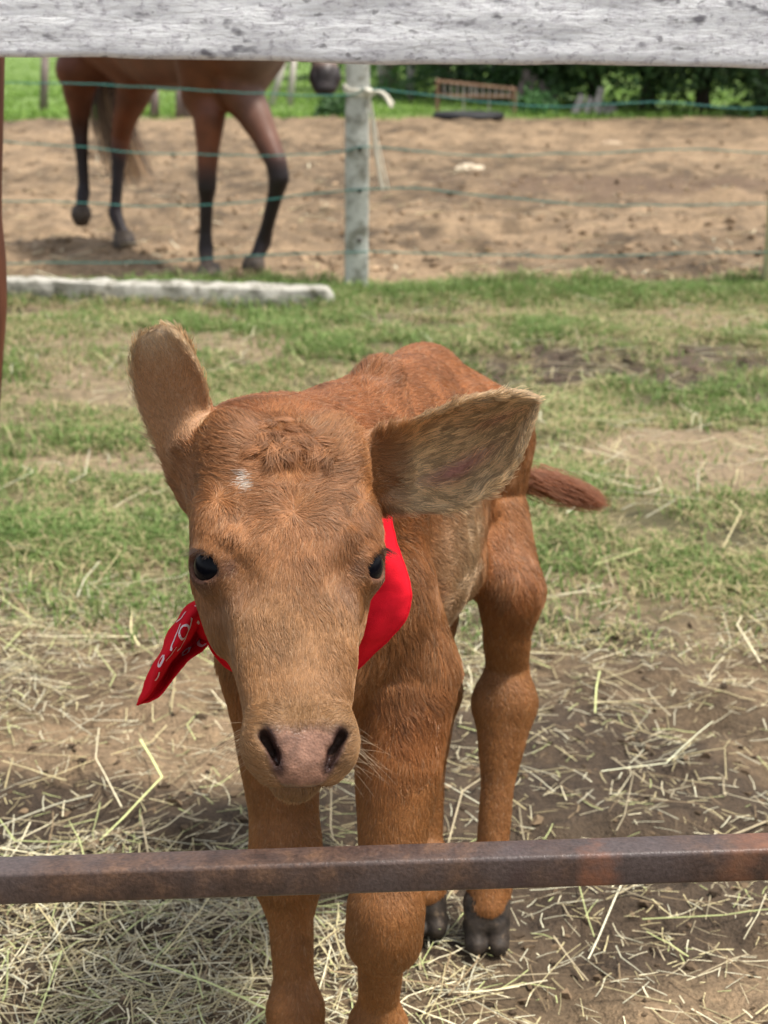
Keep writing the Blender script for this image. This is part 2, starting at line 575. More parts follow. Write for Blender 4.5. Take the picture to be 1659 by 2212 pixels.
def build_grass():
    x, y = scatter(400000, 2.35, 6.32, 0.40, 0.9)
    hay, pad, far, dark, bare = zones(x, y)
    cl = fbm(x * 5.5, y * 5.5, s=71, octv=3)
    dens = (1 - hay) * (1 - pad) * (1 - np.clip(dark, 0, 1)) * (1 - 0.93 * np.clip(bare, 0, 1)) * np.clip(0.58 + 0.70 * cl, 0.06, 1)
    fringe = sstep(5.55, 6.0, y) * (1 - sstep(6.15, 6.3, y))
    dens = np.maximum(dens, fringe * 0.85 * (1 - pad * 0.6))
    k = RNG.random(len(x)) < dens
    x, y, cl, fringe = x[k], y[k], cl[k], fringe[k]
    n = len(x)
    z = ground_z(x, y) - 0.004
    lush = np.clip(0.45 + 0.8 * fbm(x * 2.1, y * 2.1, s=72, octv=3), 0, 1)
    lush = np.maximum(lush, fringe)
    hgt = (0.018 + 0.030 * RNG.random(n)) * (0.6 + 0.6 * lush) * (1 + 0.5 * fringe)
    beam = (y > 5.60) & (y < 5.80) & (x < -.12)
    hgt = np.where(beam, hgt * RNG.uniform(.7, 1.5, n), hgt)
    wid = RNG.uniform(0.0011, 0.0024, n) * (1 + 0.12 * (y - 3))
    lean = RNG.uniform(0.3, 1.5, n)
    dry = RNG.random(n) < (0.60 - 0.50 * lush)
    g = V(.095, .170, .038) + (V(.235, .325, .10) - V(.095, .170, .038)) * RNG.random(n)[:, None]
    dr = V(.34, .29, .14) + (V(.54, .46, .26) - V(.34, .29, .14)) * RNG.random(n)[:, None]
    col = np.where(dry[:, None], dr, g)
    lean = np.where(dry, lean + 0.8, lean)
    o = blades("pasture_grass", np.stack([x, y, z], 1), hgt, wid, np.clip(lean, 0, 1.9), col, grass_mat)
    tag(o, "short patchy pasture grass between the hay and the wire fence", "grass", kind="stuff")
    # meadow beyond the paddock
    n = 60000
    y = 17.6 + 45 * RNG.random(n) ** 1.8
    x = RNG.uniform(-1, 1, n) * (y * 0.32 + 1)
    far = zones(x, y)[2]
    k = RNG.random(n) < far
    x, y = x[k], y[k]; n = len(x)
    hgt = RNG.uniform(0.04, 0.12, n)
    wid = RNG.uniform(0.006, 0.014, n)
    g = V(.13, .24, .045) + (V(.27, .40, .09) - V(.13, .24, .045)) * RNG.random(n)[:, None]
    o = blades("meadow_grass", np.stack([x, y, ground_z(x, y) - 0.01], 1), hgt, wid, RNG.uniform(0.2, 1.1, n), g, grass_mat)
    tag(o, "bright green meadow grass beyond the dirt paddock", "grass", kind="stuff")

build_grass()

# ---- straw
straw_mat = attr_mat("straw", 0.6, 0.3, 0.18, 90)

def rods(x, y, L, r, lift, tilt, bend, col, K=4, flat=0.55):
    n = len(x)
    az = RNG.uniform(0, 2 * np.pi, n)
    d = np.stack([np.cos(az), np.sin(az), 0 * az], 1)
    p = np.stack([-np.sin(az), np.cos(az), 0 * az], 1)
    t = np.linspace(-0.5, 0.5, K)
    kink = RNG.integers(1, max(2, K - 1), n)
    bx = bend[:, None] * np.abs(t[None] - t[kink][:, None]) * L[:, None]
    xyz = d[:, None] * (t[None] * L[:, None])[..., None] + p[:, None] * bx[..., None]
    xyz = xyz + np.stack([x, y, 0 * x], 1)[:, None]
    gz = ground_z(xyz[..., 0].ravel(), xyz[..., 1].ravel()).reshape(n, K)
    gz = 0.22 * gz + 0.78 * (0.6 * gz.max(1, keepdims=True) + 0.4 * gz.mean(1, keepdims=True))
    xyz[..., 2] = gz + (r * 0.6 + lift)[:, None] + np.maximum(tilt[:, None] * (t[None] + 0.5) * L[:, None], 0)
    ring = []
    for j in range(3):
        w = 2 * np.pi * j / 3 + RNG.uniform(0, 6.28, n)[:, None] * 0 + 0.5
        rr = r[:, None] * np.linspace(1.0, 0.7, K)[None]
        ring.append(xyz + p[:, None] * (np.cos(w) * rr)[..., None] + V(0, 0, 1) * (np.sin(w) * rr * flat)[..., None])
    v = np.stack(ring, 2).reshape(-1, 3)
    b = (np.arange(n) * K * 3)[:, None]
    f = []
    for i in range(K - 1):
        for j in range(3):
            f.append(b + np.array([[i * 3 + j, i * 3 + (j + 1) % 3, (i + 1) * 3 + (j + 1) % 3, (i + 1) * 3 + j]]))
    f = np.concatenate(f)
    return v, f, np.repeat(col, K * 3, 0)

def straw_cols(n, green=0.12):
    base = np.array([[.54, .47, .26], [.72, .65, .44], [.44, .37, .20], [.36, .30, .19], [.25, .18, .10], [.56, .53, .38]])
    c = base[RNG.integers(0, len(base), n)] * RNG.uniform(0.62, 1.12, (n, 1))
    g = RNG.random(n) < green
    c[g] = (np.array([.40, .43, .19]) * RNG.uniform(0.7, 1.3, (g.sum(), 1)))
    return np.clip(c, 0, 0.82)

def build_straw():
    VV, FF, CC, off = [], [], [], 0
    def push(v, f, c):
        nonlocal off
        VV.append(v); FF.append(f + off); CC.append(c); off += len(v)
    def dens(x, y):
        hay = zones(x, y)[0]
        d = 0.30 + 0.85 * fbm(x * 2.6, y * 2.6, s=81, octv=3)
        near = 1 - sstep(1.3, 1.7, y)
        d = d + 0.14 * near * (1 - sstep(0.15, 0.30, x)) + 0.16 * (1 - sstep(-0.35, 0.0, x))
        d = d - 0.35 * patch(x, y, 0.36, 1.80, 0.45, 0.40, 82) - 0.3 * patch(x, y, -0.32, 2.02, 0.28, 0.12, 83)
        return hay * np.clip(d, 0.14, 1)
    n = 84000                                            # chaff and short pieces
    x, y = scatter(n, 0.75, 3.0, 0.30, 0.75)
    k = RNG.random(n) < dens(x, y)
    x, y = x[k], y[k]; n = len(x)
    L = RNG.uniform(0.008, 0.045, n)
    push(*rods(x, y, L, RNG.uniform(0.0004, 0.0010, n), -.0015 + RNG.random(n) ** 2 * 0.009, RNG.normal(0, 0.10, n), RNG.normal(0, 0.08, n), straw_cols(n, 0.06), 3))
    n = 10500                                             # stems
    x, y = scatter(n, 0.75, 3.0, 0.35, 0.8)
    k = RNG.random(n) < dens(x, y)
    x, y = x[k], y[k]; n = len(x)
    L = RNG.uniform(0.035, 0.12, n)
    push(*rods(x, y, L, RNG.uniform(0.0006, 0.0013, n), -.002 + RNG.random(n) * 0.012, RNG.normal(0, 0.14, n), RNG.normal(0, 0.09, n) * np.where(RNG.random(n) < .2, 4, 1), straw_cols(n, 0.13), 5))
    n = 300                                              # long green and yellow stalks
    x, y = scatter(n, 0.75, 2.9, 0.35, 0.8)
    k = RNG.random(n) < np.clip(dens(x, y) + 0.25, 0, 1) * zones(x, y)[0]
    x, y = x[k], y[k]; n = len(x)
    L = RNG.uniform(0.14, 0.30, n)
    push(*rods(x, y, L, RNG.uniform(0.0011, 0.0020, n), 0.002 + RNG.random(n) * 0.013, RNG.normal(0, 0.08, n), RNG.normal(0, 0.30, n), np.clip(straw_cols(n, 0.28) * 1.15, 0, .8), 6))
    n = 3200                                             # bits lying in the grass and on its bare patches
    x, y = scatter(n, 2.6, 6.0, 0.3)
    k = RNG.random(n) < 0.25 + 0.6 * zones(x, y)[4] + 0.3 * np.clip(zones(x, y)[3], 0, 1)
    x, y = x[k], y[k]; n = len(x)
    L = RNG.uniform(0.05, 0.22, n)
    push(*rods(x, y, L, RNG.uniform(0.001, 0.002, n), RNG.random(n) * 0.025, RNG.normal(0, 0.12, n), RNG.normal(0, 0.35, n), straw_cols(n, 0.1), 5))
    n = 900                                              # pieces out in the paddock
    x, y = scatter(n, 6.2, 14, 0.5, 1.5)
    L = RNG.uniform(0.04, 0.22, n)
    push(*rods(x, y, L, RNG.uniform(0.002, 0.005, n), RNG.random(n) * 0.02, RNG.normal(0, 0.1, n), RNG.normal(0, 0.35, n), straw_cols(n, 0.0), 4))
    o = mobj("straw", np.concatenate(VV), np.concatenate(FF), straw_mat, smooth=False, col=np.concatenate(CC))
    tag(o, "loose hay and straw strewn over the mud under the calf", "straw", kind="stuff")

build_straw()

# ---- clods of earth
def ico():
    p = (1 + 5 ** 0.5) / 2
    v = np.array([[-1, p, 0], [1, p, 0], [-1, -p, 0], [1, -p, 0], [0, -1, p], [0, 1, p], [0, -1, -p], [0, 1, -p], [p, 0, -1], [p, 0, 1], [-p, 0, -1], [-p, 0, 1]], float)
    f = np.array([[0, 11, 5], [0, 5, 1], [0, 1, 7], [0, 7, 10], [0, 10, 11], [1, 5, 9], [5, 11, 4], [11, 10, 2], [10, 7, 6], [7, 1, 8], [3, 9, 4], [3, 4, 2], [3, 2, 6], [3, 6, 8], [3, 8, 9], [4, 9, 5], [2, 4, 11], [6, 2, 10], [8, 6, 7], [9, 8, 1]])
    return unit(v), f

def lumps(x, y, r, col, squash=0.6, rough=0.35):
    v0, f0 = ico()
    n = len(x)
    s = 1 + rough * RNG.normal(0, 1, (n, 12, 1))
    st = RNG.uniform(0.7, 1.4, (n, 1, 3)); st[..., 2] *= squash
    v = v0[None] * np.clip(s, 0.5, 1.7) * st * r[:, None, None]
    v = v + np.stack([x, y, ground_z(x, y) + 0.15 * r], 1)[:, None]
    f = f0[None] + (np.arange(n) * 12)[:, None, None]
    return v.reshape(-1, 3), f.reshape(-1, 3), np.repeat(col, 12, 0)

def build_clods():
    clod_mat = attr_mat("clod_earth", 0.9, 0.15, 0.35, 45, bump=0.5)
    n = 8000
    x, y = scatter(n, 6.2, 17, 0.5, 1.6)
    r = .004 + .018 * RNG.random(n) ** 2.5 * np.where(RNG.random(n) < 0.05, 1.9, 1)
    c = V(.15, .105, .066) + (V(.34, .24, .15) - V(.15, .105, .066)) * RNG.random(n)[:, None]
    a = lumps(x, y, r, c)
    n = 1900
    x, y = scatter(n, 0.8, 2.9, 0.3)
    r = RNG.uniform(0.002, 0.0075, n)
    c = V(.05, .035, .023) + (V(.19, .132, .080) - V(.05, .035, .023)) * (RNG.random(n) ** 1.5)[:, None]
    b = lumps(x, y, r, c)
    n = 260
    x = 0.60 + RNG.normal(0, 0.22, n); y = 4.68 + RNG.normal(0, 0.22, n)
    d = lumps(x, y, RNG.uniform(0.004, 0.014, n), np.tile(V(.06, .043, .032), (n, 1)) * RNG.uniform(0.7, 1.8, (n, 1)))
    vs, fs, cs, off = [], [], [], 0
    for v, f, c in (a, b, d):
        vs.append(v); fs.append(f + off); cs.append(c); off += len(v)
    o = mobj("earth_clods", np.concatenate(vs), np.concatenate(fs), clod_mat, smooth=False, col=np.concatenate(cs))
    tag(o, "crumbled earth clods scattered over mud and paddock", "earth", kind="stuff")

build_clods()


# ------------------------------------------------------------------ calf
def bez(pts, n):
    """Catmull-Rom through control points, n samples."""
    pts = np.asarray(pts, float)
    p = np.vstack([2 * pts[0] - pts[1], pts, 2 * pts[-1] - pts[-2]])
    m = len(pts) - 1
    t = np.linspace(0, m, n)
    i = np.minimum(t.astype(int), m - 1)
    f = (t - i)[:, None]
    a, b, c, d = p[i], p[i + 1], p[i + 2], p[i + 3]
    return 0.5 * (2 * b + (c - a) * f + (2 * a - 5 * b + 4 * c - d) * f ** 2 + (3 * b - a - 3 * c + d) * f ** 3)

# head frame: origin at the poll, hb runs down the face, hn points out of the forehead, ha to the calf's left
H0 = P(616, 852, 1.175)
H1 = P(664, 1700, 0.955)
hb = unit(H1 - H0)
hn = V(0.19, -0.70, 0.70); hn = unit(hn - hb * (hn @ hb))
ha = np.cross(hb, hn); ha = ha if ha[0] > 0 else -ha
HA = np.stack([ha, hb, hn])
def HL(a, b, c):
    return H0 + ha * a + hb * b + hn * c
def to_head(p):
    return (p - H0) @ HA.T

# trunk frame
TS, TA = V(-0.042, 1.37, 0), unit(V(0.255, 0.967, 0))
TL = V(TA[1], -TA[0], 0)
TX = np.stack([TL, TA, V(0, 0, 1)])
def TB(s, l, z):
    return TS + TA * s + TL * l + V(0, 0, z)

HEAD = np.array([  # b, half width, top, bottom
    [-.045, .040, -.085, -.115], [-.02, .054, -.050, -.122], [0, .060, -.036, -.128], [.02, .063, -.018, -.132], [.04, .0655, -.004, -.135], [.09, .0685, .006, -.140],
    [.13, .067, .004, -.138], [.165, .0535, .001, -.126], [.20, .0435, -.001, -.106], [.232, .0372, -.001, -.080],
    [.255, .0375, .001, -.064], [.280, .0385, -.004, -.052], [.294, .0355, -.011, -.043], [.306, .0265, -.020, -.036]])

EYE = [HL(-.0515, .137, -.0265), HL(.0515, .135, -.0265)]
EYE_R = .0200
EYE_DIR = [unit(-.80 * ha + .08 * hb + .60 * hn), unit(.80 * ha + .08 * hb + .60 * hn)]

def ear_sheet(up, mid, low, nu=64, nv=34):
    U, M, L = [bez(np.array([P(*q) for q in e]), nu) for e in (up, mid, low)]
    t = np.linspace(0, 1, nv)[None, :, None]
    C = 2 * M - 0.5 * (U + L)
    return U[:, None] * (1 - t) ** 2 + C[:, None] * 2 * t * (1 - t) + L[:, None] * t ** 2

# viewer's left ear: the outside faces the camera
EAR_A = ear_sheet([(470, 915, 1.205), (450, 885, 1.195), (436, 825, 1.182), (414, 768, 1.172), (386, 727, 1.170), (354, 709, 1.172)],
                  [(430, 1000, 1.185), (398, 930, 1.178), (370, 858, 1.176), (356, 790, 1.173), (346, 738, 1.172), (347, 709, 1.173)],
                  [(415, 1088, 1.20), (352, 985, 1.20), (308, 885, 1.200), (289, 795, 1.192), (302, 738, 1.184), (340, 710, 1.175)])
# viewer's right ear: the hollow faces the camera
EAR_B = ear_sheet([(800, 955, 1.185), (880, 915, 1.165), (960, 880, 1.150), (1040, 856, 1.145), (1105, 848, 1.148), (1157, 858, 1.155)],
                  [(805, 1020, 1.200), (880, 1015, 1.200), (955, 995, 1.200), (1040, 955, 1.194), (1110, 912, 1.180), (1158, 868, 1.162)],
                  [(815, 1085, 1.195), (880, 1100, 1.175), (985, 1100, 1.160), (1080, 1045, 1.155), (1128, 972, 1.155), (1157, 880, 1.158)])

def knee_leg(F, pts, k=0.018):
    F.chain(pts, k)

def build_calf_field(h):
    F = Field((-.27, .86, .035), (.36, 1.96, .80), h)
    # trunk
    F.ell(TB(.02, 0, .540), (.068, .150, .142), TX, .03)
    F.ell(TB(.16, 0, .535), (.092, .19, .135), TX, .04)
    F.ell(TB(.27, 0, .545), (.080, .15, .105), TX, .04)
    for sd in (-1, 1):
        F.ell(TB(.16, sd * .046, .468), (.048, .140, .072), TX, .035)          # low flank
        F.cone(TB(.22, sd * .066, .445), .026, TB(.30, sd * .060, .420), .028, .03)
    F.ell(TB(.37, 0, .548), (.090, .115, .085), TX, .04)
    F.cone(TB(.04, 0, .640), .028, TB(.12, 0, .632), .024, .025)
    F.cone(TB(.12, 0, .632), .024, TB(.34, 0, .622), .030, .03)
    F.cone(TB(.34, 0, .622), .030, TB(.45, 0, .570), .026, .03)
    for sd in (-1, 1):
        F.ell(TB(.30, sd * .062, .608), (.020, .028, .018), TX, .022)            # hip bone
        F.ell(TB(.45, sd * .042, .555), (.02, .025, .02), TX, .025)            # pin bone
        F.cone(TB(.060, sd * .024, .682 if sd > 0 else .642), .024, TB(-.03, sd * .046, .50), .042, .022)   # shoulder blade
        for r in range(6):                                                     # ribs
            s0 = .10 + r * .035
            F.cone(TB(s0, sd * .080, .59), .006, TB(s0 + .02, sd * .086, .49), .006, .016)
    F.ell(TB(-.07, 0, .465), (.058, .06, .075), TX, .04)                       # brisket
    # fore legs
    FL = [(TB(-.02, .042, .505), .050), (V(.020, 1.335, .425), .050), (V(.014, 1.295, .345), .0405), (V(.006, 1.262, .262), .030),
          (V(.002, 1.245, .225), .036), (V(.000, 1.243, .195), .036), (V(-.003, 1.255, .160), .0215), (V(-.005, 1.268, .110), .0195), (V(-.006, 1.270, .078), .029), (V(-.007, 1.252, .045), .026)]
    FR = [(TB(-.02, -.058, .505), .054), (V(-.112, 1.375, .425), .050), (V(-.104, 1.370, .345), .042), (V(-.098, 1.348, .265), .034),
          (V(-.096, 1.335, .232), .036), (V(-.094, 1.330, .200), .033), (V(-.091, 1.318, .160), .0215), (V(-.089, 1.305, .112), .0195), (V(-.087, 1.295, .078), .029), (V(-.086, 1.277, .045), .026)]
    F.chain(FL, .022); F.chain(FR, .022)
    F.ell(V(.001, 1.232, .210), (.026, .024, .032), None, .012)
    F.ell(V(-.096, 1.320, .215), (.026, .024, .032), None, .012)
    # hind legs
    hip = .36
    HLg = [(TB(hip, .062, .550), .062), (TB(.36, .058, .48), .056), (V(.142, 1.625, .395), .038), (V(.140, 1.628, .340), .0270), (V(.142, 1.640, .298), .0245),
           (V(.140, 1.636, .255), .033), (V(.137, 1.618, .225), .029), (V(.130, 1.590, .165), .0185), (V(.124, 1.565, .10), .0180), (V(.122, 1.555, .078), .0265), (V(.118, 1.538, .045), .025)]
    HRg = [(TB(hip, -.048, .555), .060), (TB(.34, -.050, .48), .056), (V(.045, 1.620, .425), .042), (V(.050, 1.640, .36), .035), (V(.054, 1.670, .305), .025),
           (V(.054, 1.665, .262), .033), (V(.053, 1.645, .225), .028), (V(.052, 1.618, .165), .0185), (V(.050, 1.598, .10), .0180), (V(.049, 1.588, .078), .0265), (V(.047, 1.570, .045), .025)]
    F.chain(HLg, .025); F.chain(HRg, .025)
    F.cone(V(.158, 1.665, .300), .010, V(.156, 1.668, .268), .016, .018)        # point of hock
    F.cone(V(.062, 1.697, .300), .010, V(.060, 1.700, .268), .016, .018)
    F.ell(V(.139, 1.626, .256), (.0345, .027, .030), None, .02)               # hock
    F.ell(V(.053, 1.655, .256), (.0340, .027, .030), None, .02)
    F.ell(V(.145, 1.608, .395), (.018, .024, .030), None, .03)                    # stifle
    F.ell(V(.045, 1.612, .425), (.032, .036, .042), None, .025)
    # tail
    tl = [TB(.44, 0, .580), TB(.49, .010, .560), TB(.505, .04, .53), P(1130, 1030, 1.80), P(1180, 1048, 1.79), P(1235, 1056, 1.78)]
    tp = bez(tl, 12)
    F.chain([(p, r) for p, r in zip(tp, np.linspace(.017, .008, 12))], .012)
    # neck
    nk0, nk1 = HL(0, .045, -.085), TB(-.01, 0, .60)
    F.cone(nk0, .062, nk1, .074, .04)
    F.cone(HL(0, .0, -.088), .040, TB(.01, 0, .622), .040, .04)
    F.cone(HL(0, .09, -.115), .040, TB(-.06, 0, .50), .054, .04)
    # head loft
    def head(x, y, z):
        q = [(HA[i, 0] * (x - H0[0]) + HA[i, 1] * (y - H0[1]) + HA[i, 2] * (z - H0[2])) for i in range(3)]
        b = np.clip(q[1], HEAD[0, 0], HEAD[-1, 0])
        db = q[1] - b
        hw, tp_, bt = [np.interp(b, HEAD[:, 0], HEAD[:, j]).astype(np.float32) for j in (1, 2, 3)]
        cm, hc = (tp_ + bt) / 2, (tp_ - bt) / 2
        cc = q[2] - cm
        # narrower towards the jaw
        w = hw * (1 - 0.30 * np.clip(-cc / hc, 0, 1) ** 1.5)
        p = 2.7
        rr = ((np.abs(q[0]) / w) ** p + (np.abs(cc) / hc) ** p) ** (1 / p)
        d = (rr - 1) * np.minimum(w, hc) * 0.9
        return np.where(db == 0, d, np.sqrt(np.maximum(d, 0) ** 2 + db ** 2) + np.minimum(d, 0) * 0 + np.where(d < 0, np.abs(db) * 0, 0))
    corners = np.array([HL(a, b, c) for a in (-.08, .08) for b in (-.06, .33) for c in (-.15, .02)])
    F.op(corners.min(0), corners.max(0), head, .022)
    for sd in (-1, 1):
        A = HA.copy()
        F.ell(HL(sd * .054, .112, -.020), (.015, .032, .017), A, .025)           # brow
        F.ell(HL(sd * .048, .132, -.060), (.015, .055, .03), A, .02)             # cheek bone
        F.ell(HL(sd * .034, .185, -.020), (.010, .05, .012), A, .02)            # side of nose
        F.ell(HL(sd * .0245, .276, -.018), (.0150, .020, .018), A, .012)        # nostril wing
        F.ell(HL(sd * .044, .036, -.024), (.018, .030, .018), A, .03)           # poll corner
    F.ell(HL(0, .289, -.021), (.024, .018, .014), HA, .010)                     # nose pad
    F.ell(HL(0, .2825, -.0545), (.023, .0265, .0130), HA, .005)                     # chin
    F.ell(HL(0, .303, -.0385), (.022, .018, .0042), HA, .003, sub=True)         # mouth
    F.ell(HL(-.019, .290, -.0392), (.012, .02, .0020), HA, .003, sub=True)
    F.ell(HL(.019, .290, -.0392), (.012, .02, .0020), HA, .003, sub=True)
    for sd in (-1, 1):
        F.cone(HL(sd * .0305, .2725, .0005), .0028, HL(sd * .0280, .2785, -.0010), .0039, .003, sub=True)
        F.cone(HL(sd * .0280, .2785, -.0010), .0039, HL(sd * .0205, .2895, -.0080), .0031, .003, sub=True)   # nostril slit
        F.cone(HL(sd * .0205, .2895, -.0080), .0031, HL(sd * .0165, .2985, -.0160), .0024, .003, sub=True)
        F.cone(HL(sd * .0285, .2765, -.0060), .0031, HL(sd * .0205, .2875, -.0150), .0029, .003, sub=True)
        F.cone(HL(sd * .0275, .2775, -.0120), .0036, HL(sd * .0210, .2860, -.0200), .0032, .003, sub=True)
        F.cone(HL(sd * .0440, .160, .001), .0022, HL(sd * .0390, .178, .004), .0012, .006, sub=True)     # tear line
    # orbit: lids over the eyeball, then the slit
    for i, sd in ((0, -1), (1, 1)):
        e, d = EYE[i], EYE_DIR[i]
        F.cone(e, EYE_R + .0030, e + d * .001, EYE_R + .0030, .010)
        ax = unit(hb * .50 + (-sd * ha * .6 + hn * .8) * .87)
        ax = unit(ax - d * (ax @ d))
        sh = np.cross(d, ax)
        up = sh if sh @ hb < 0 else -sh
        c = e + d * (EYE_R + .001) - up * .0005
        F.ell(c - up * .0030, (.0170, .0100, .0135), np.stack([ax, sh, d]), .0015, sub=True)
        F.ell(HL(sd * .0405, .162, .003), (.009, .018, .009), HA, .014, sub=True)      # hollow under the inner corner
        # brow fold above the lid
        q = e + d * .010 + up * (EYE_R + .004)
        F.cone(q - ax * .016, .0042, q + ax * .014, .0038, .010)
    # ears
    for sh, tp_ in ((EAR_A, .0035), (EAR_B, .0035)):
        nu, nv = sh.shape[:2]
        s = np.linspace(0, 1, nu)[:, None] + np.zeros((1, nv))
        rad = (tp_ - .0008 + .005 * (1 - sstep(0, .25, s))).ravel()
        F.cloud(sh.reshape(-1, 3)[::1], rad, .012)
    rim = EAR_A[12:60, 0] + V(0, -.0045, 0)
    F.chain([(q_, .0034) for q_ in rim[::4]], .003)
    # ear roots
    F.cone(HL(-.048, .045, -.055), .024, EAR_A[6, 17], .014, .02)
    F.cone(HL(.048, .045, -.055), .024, EAR_B[5, 17], .014, .02)
    # sink back into the two ear hollows near the root of the open ear
    return F

VOX = 0.0026
_F = build_calf_field(VOX)
CV, CQ = _F.mesh(smooth=2)
del _F
# drop stray islands below the cut plane and the eyeball interior pieces: keep the largest component
def largest(v, q):
    lab = np.arange(len(v))
    while True:
        m = lab[q].min(1)
        new = lab.copy()
        for j in range(4):
            np.minimum.at(new, q[:, j], m)
        new = new[new]
        if (new == lab).all():
            break
        lab = new
    big = np.bincount(lab, minlength=len(v)).argmax()
    keep = lab == big
    idx = np.cumsum(keep) - 1
    q = q[keep[q].all(1)]
    return v[keep], idx[q]
CV, CQ = largest(CV, CQ)
CN = vert_normals(CV, CQ)

ear_pts = {}
def ear_info(p, sheet):
    """For points p: distance to sheet, s (0 root..1 tip), t (0 upper edge..1 lower edge), sheet normal."""
    S = sheet
    nu, nv = S.shape[:2]
    du = np.gradient(S, axis=0); dv = np.gradient(S, axis=1)
    N = unit(np.cross(du, dv)).reshape(-1, 3)
    T = unit(du).reshape(-1, 3)
    Q = S.reshape(-1, 3)
    best = np.full(len(p), 9.0); bi = np.zeros(len(p), int)
    lo, hi = Q.min(0) - .02, Q.max(0) + .02
    m = ((p > lo) & (p < hi)).all(1)
    idx = np.nonzero(m)[0]
    for i in range(0, len(idx), 8000):
        j = idx[i:i + 8000]
        d2 = ((p[j][:, None] - Q[None]) ** 2).sum(2) if len(Q) < 400 else ((p[j] ** 2).sum(1)[:, None] + (Q ** 2).sum(1)[None] - 2 * p[j] @ Q.T)
        k = d2.argmin(1)
        best[j] = np.sqrt(np.maximum(d2[np.arange(len(j)), k], 0)); bi[j] = k
    return best, (bi // nv) / (nu - 1), (bi % nv) / (nv - 1), N[bi], T[bi]

def mixc(c, k, col):
    k = np.clip(k, 0, 1)[:, None]
    return c * (1 - k) + np.asarray(col)[None] * k

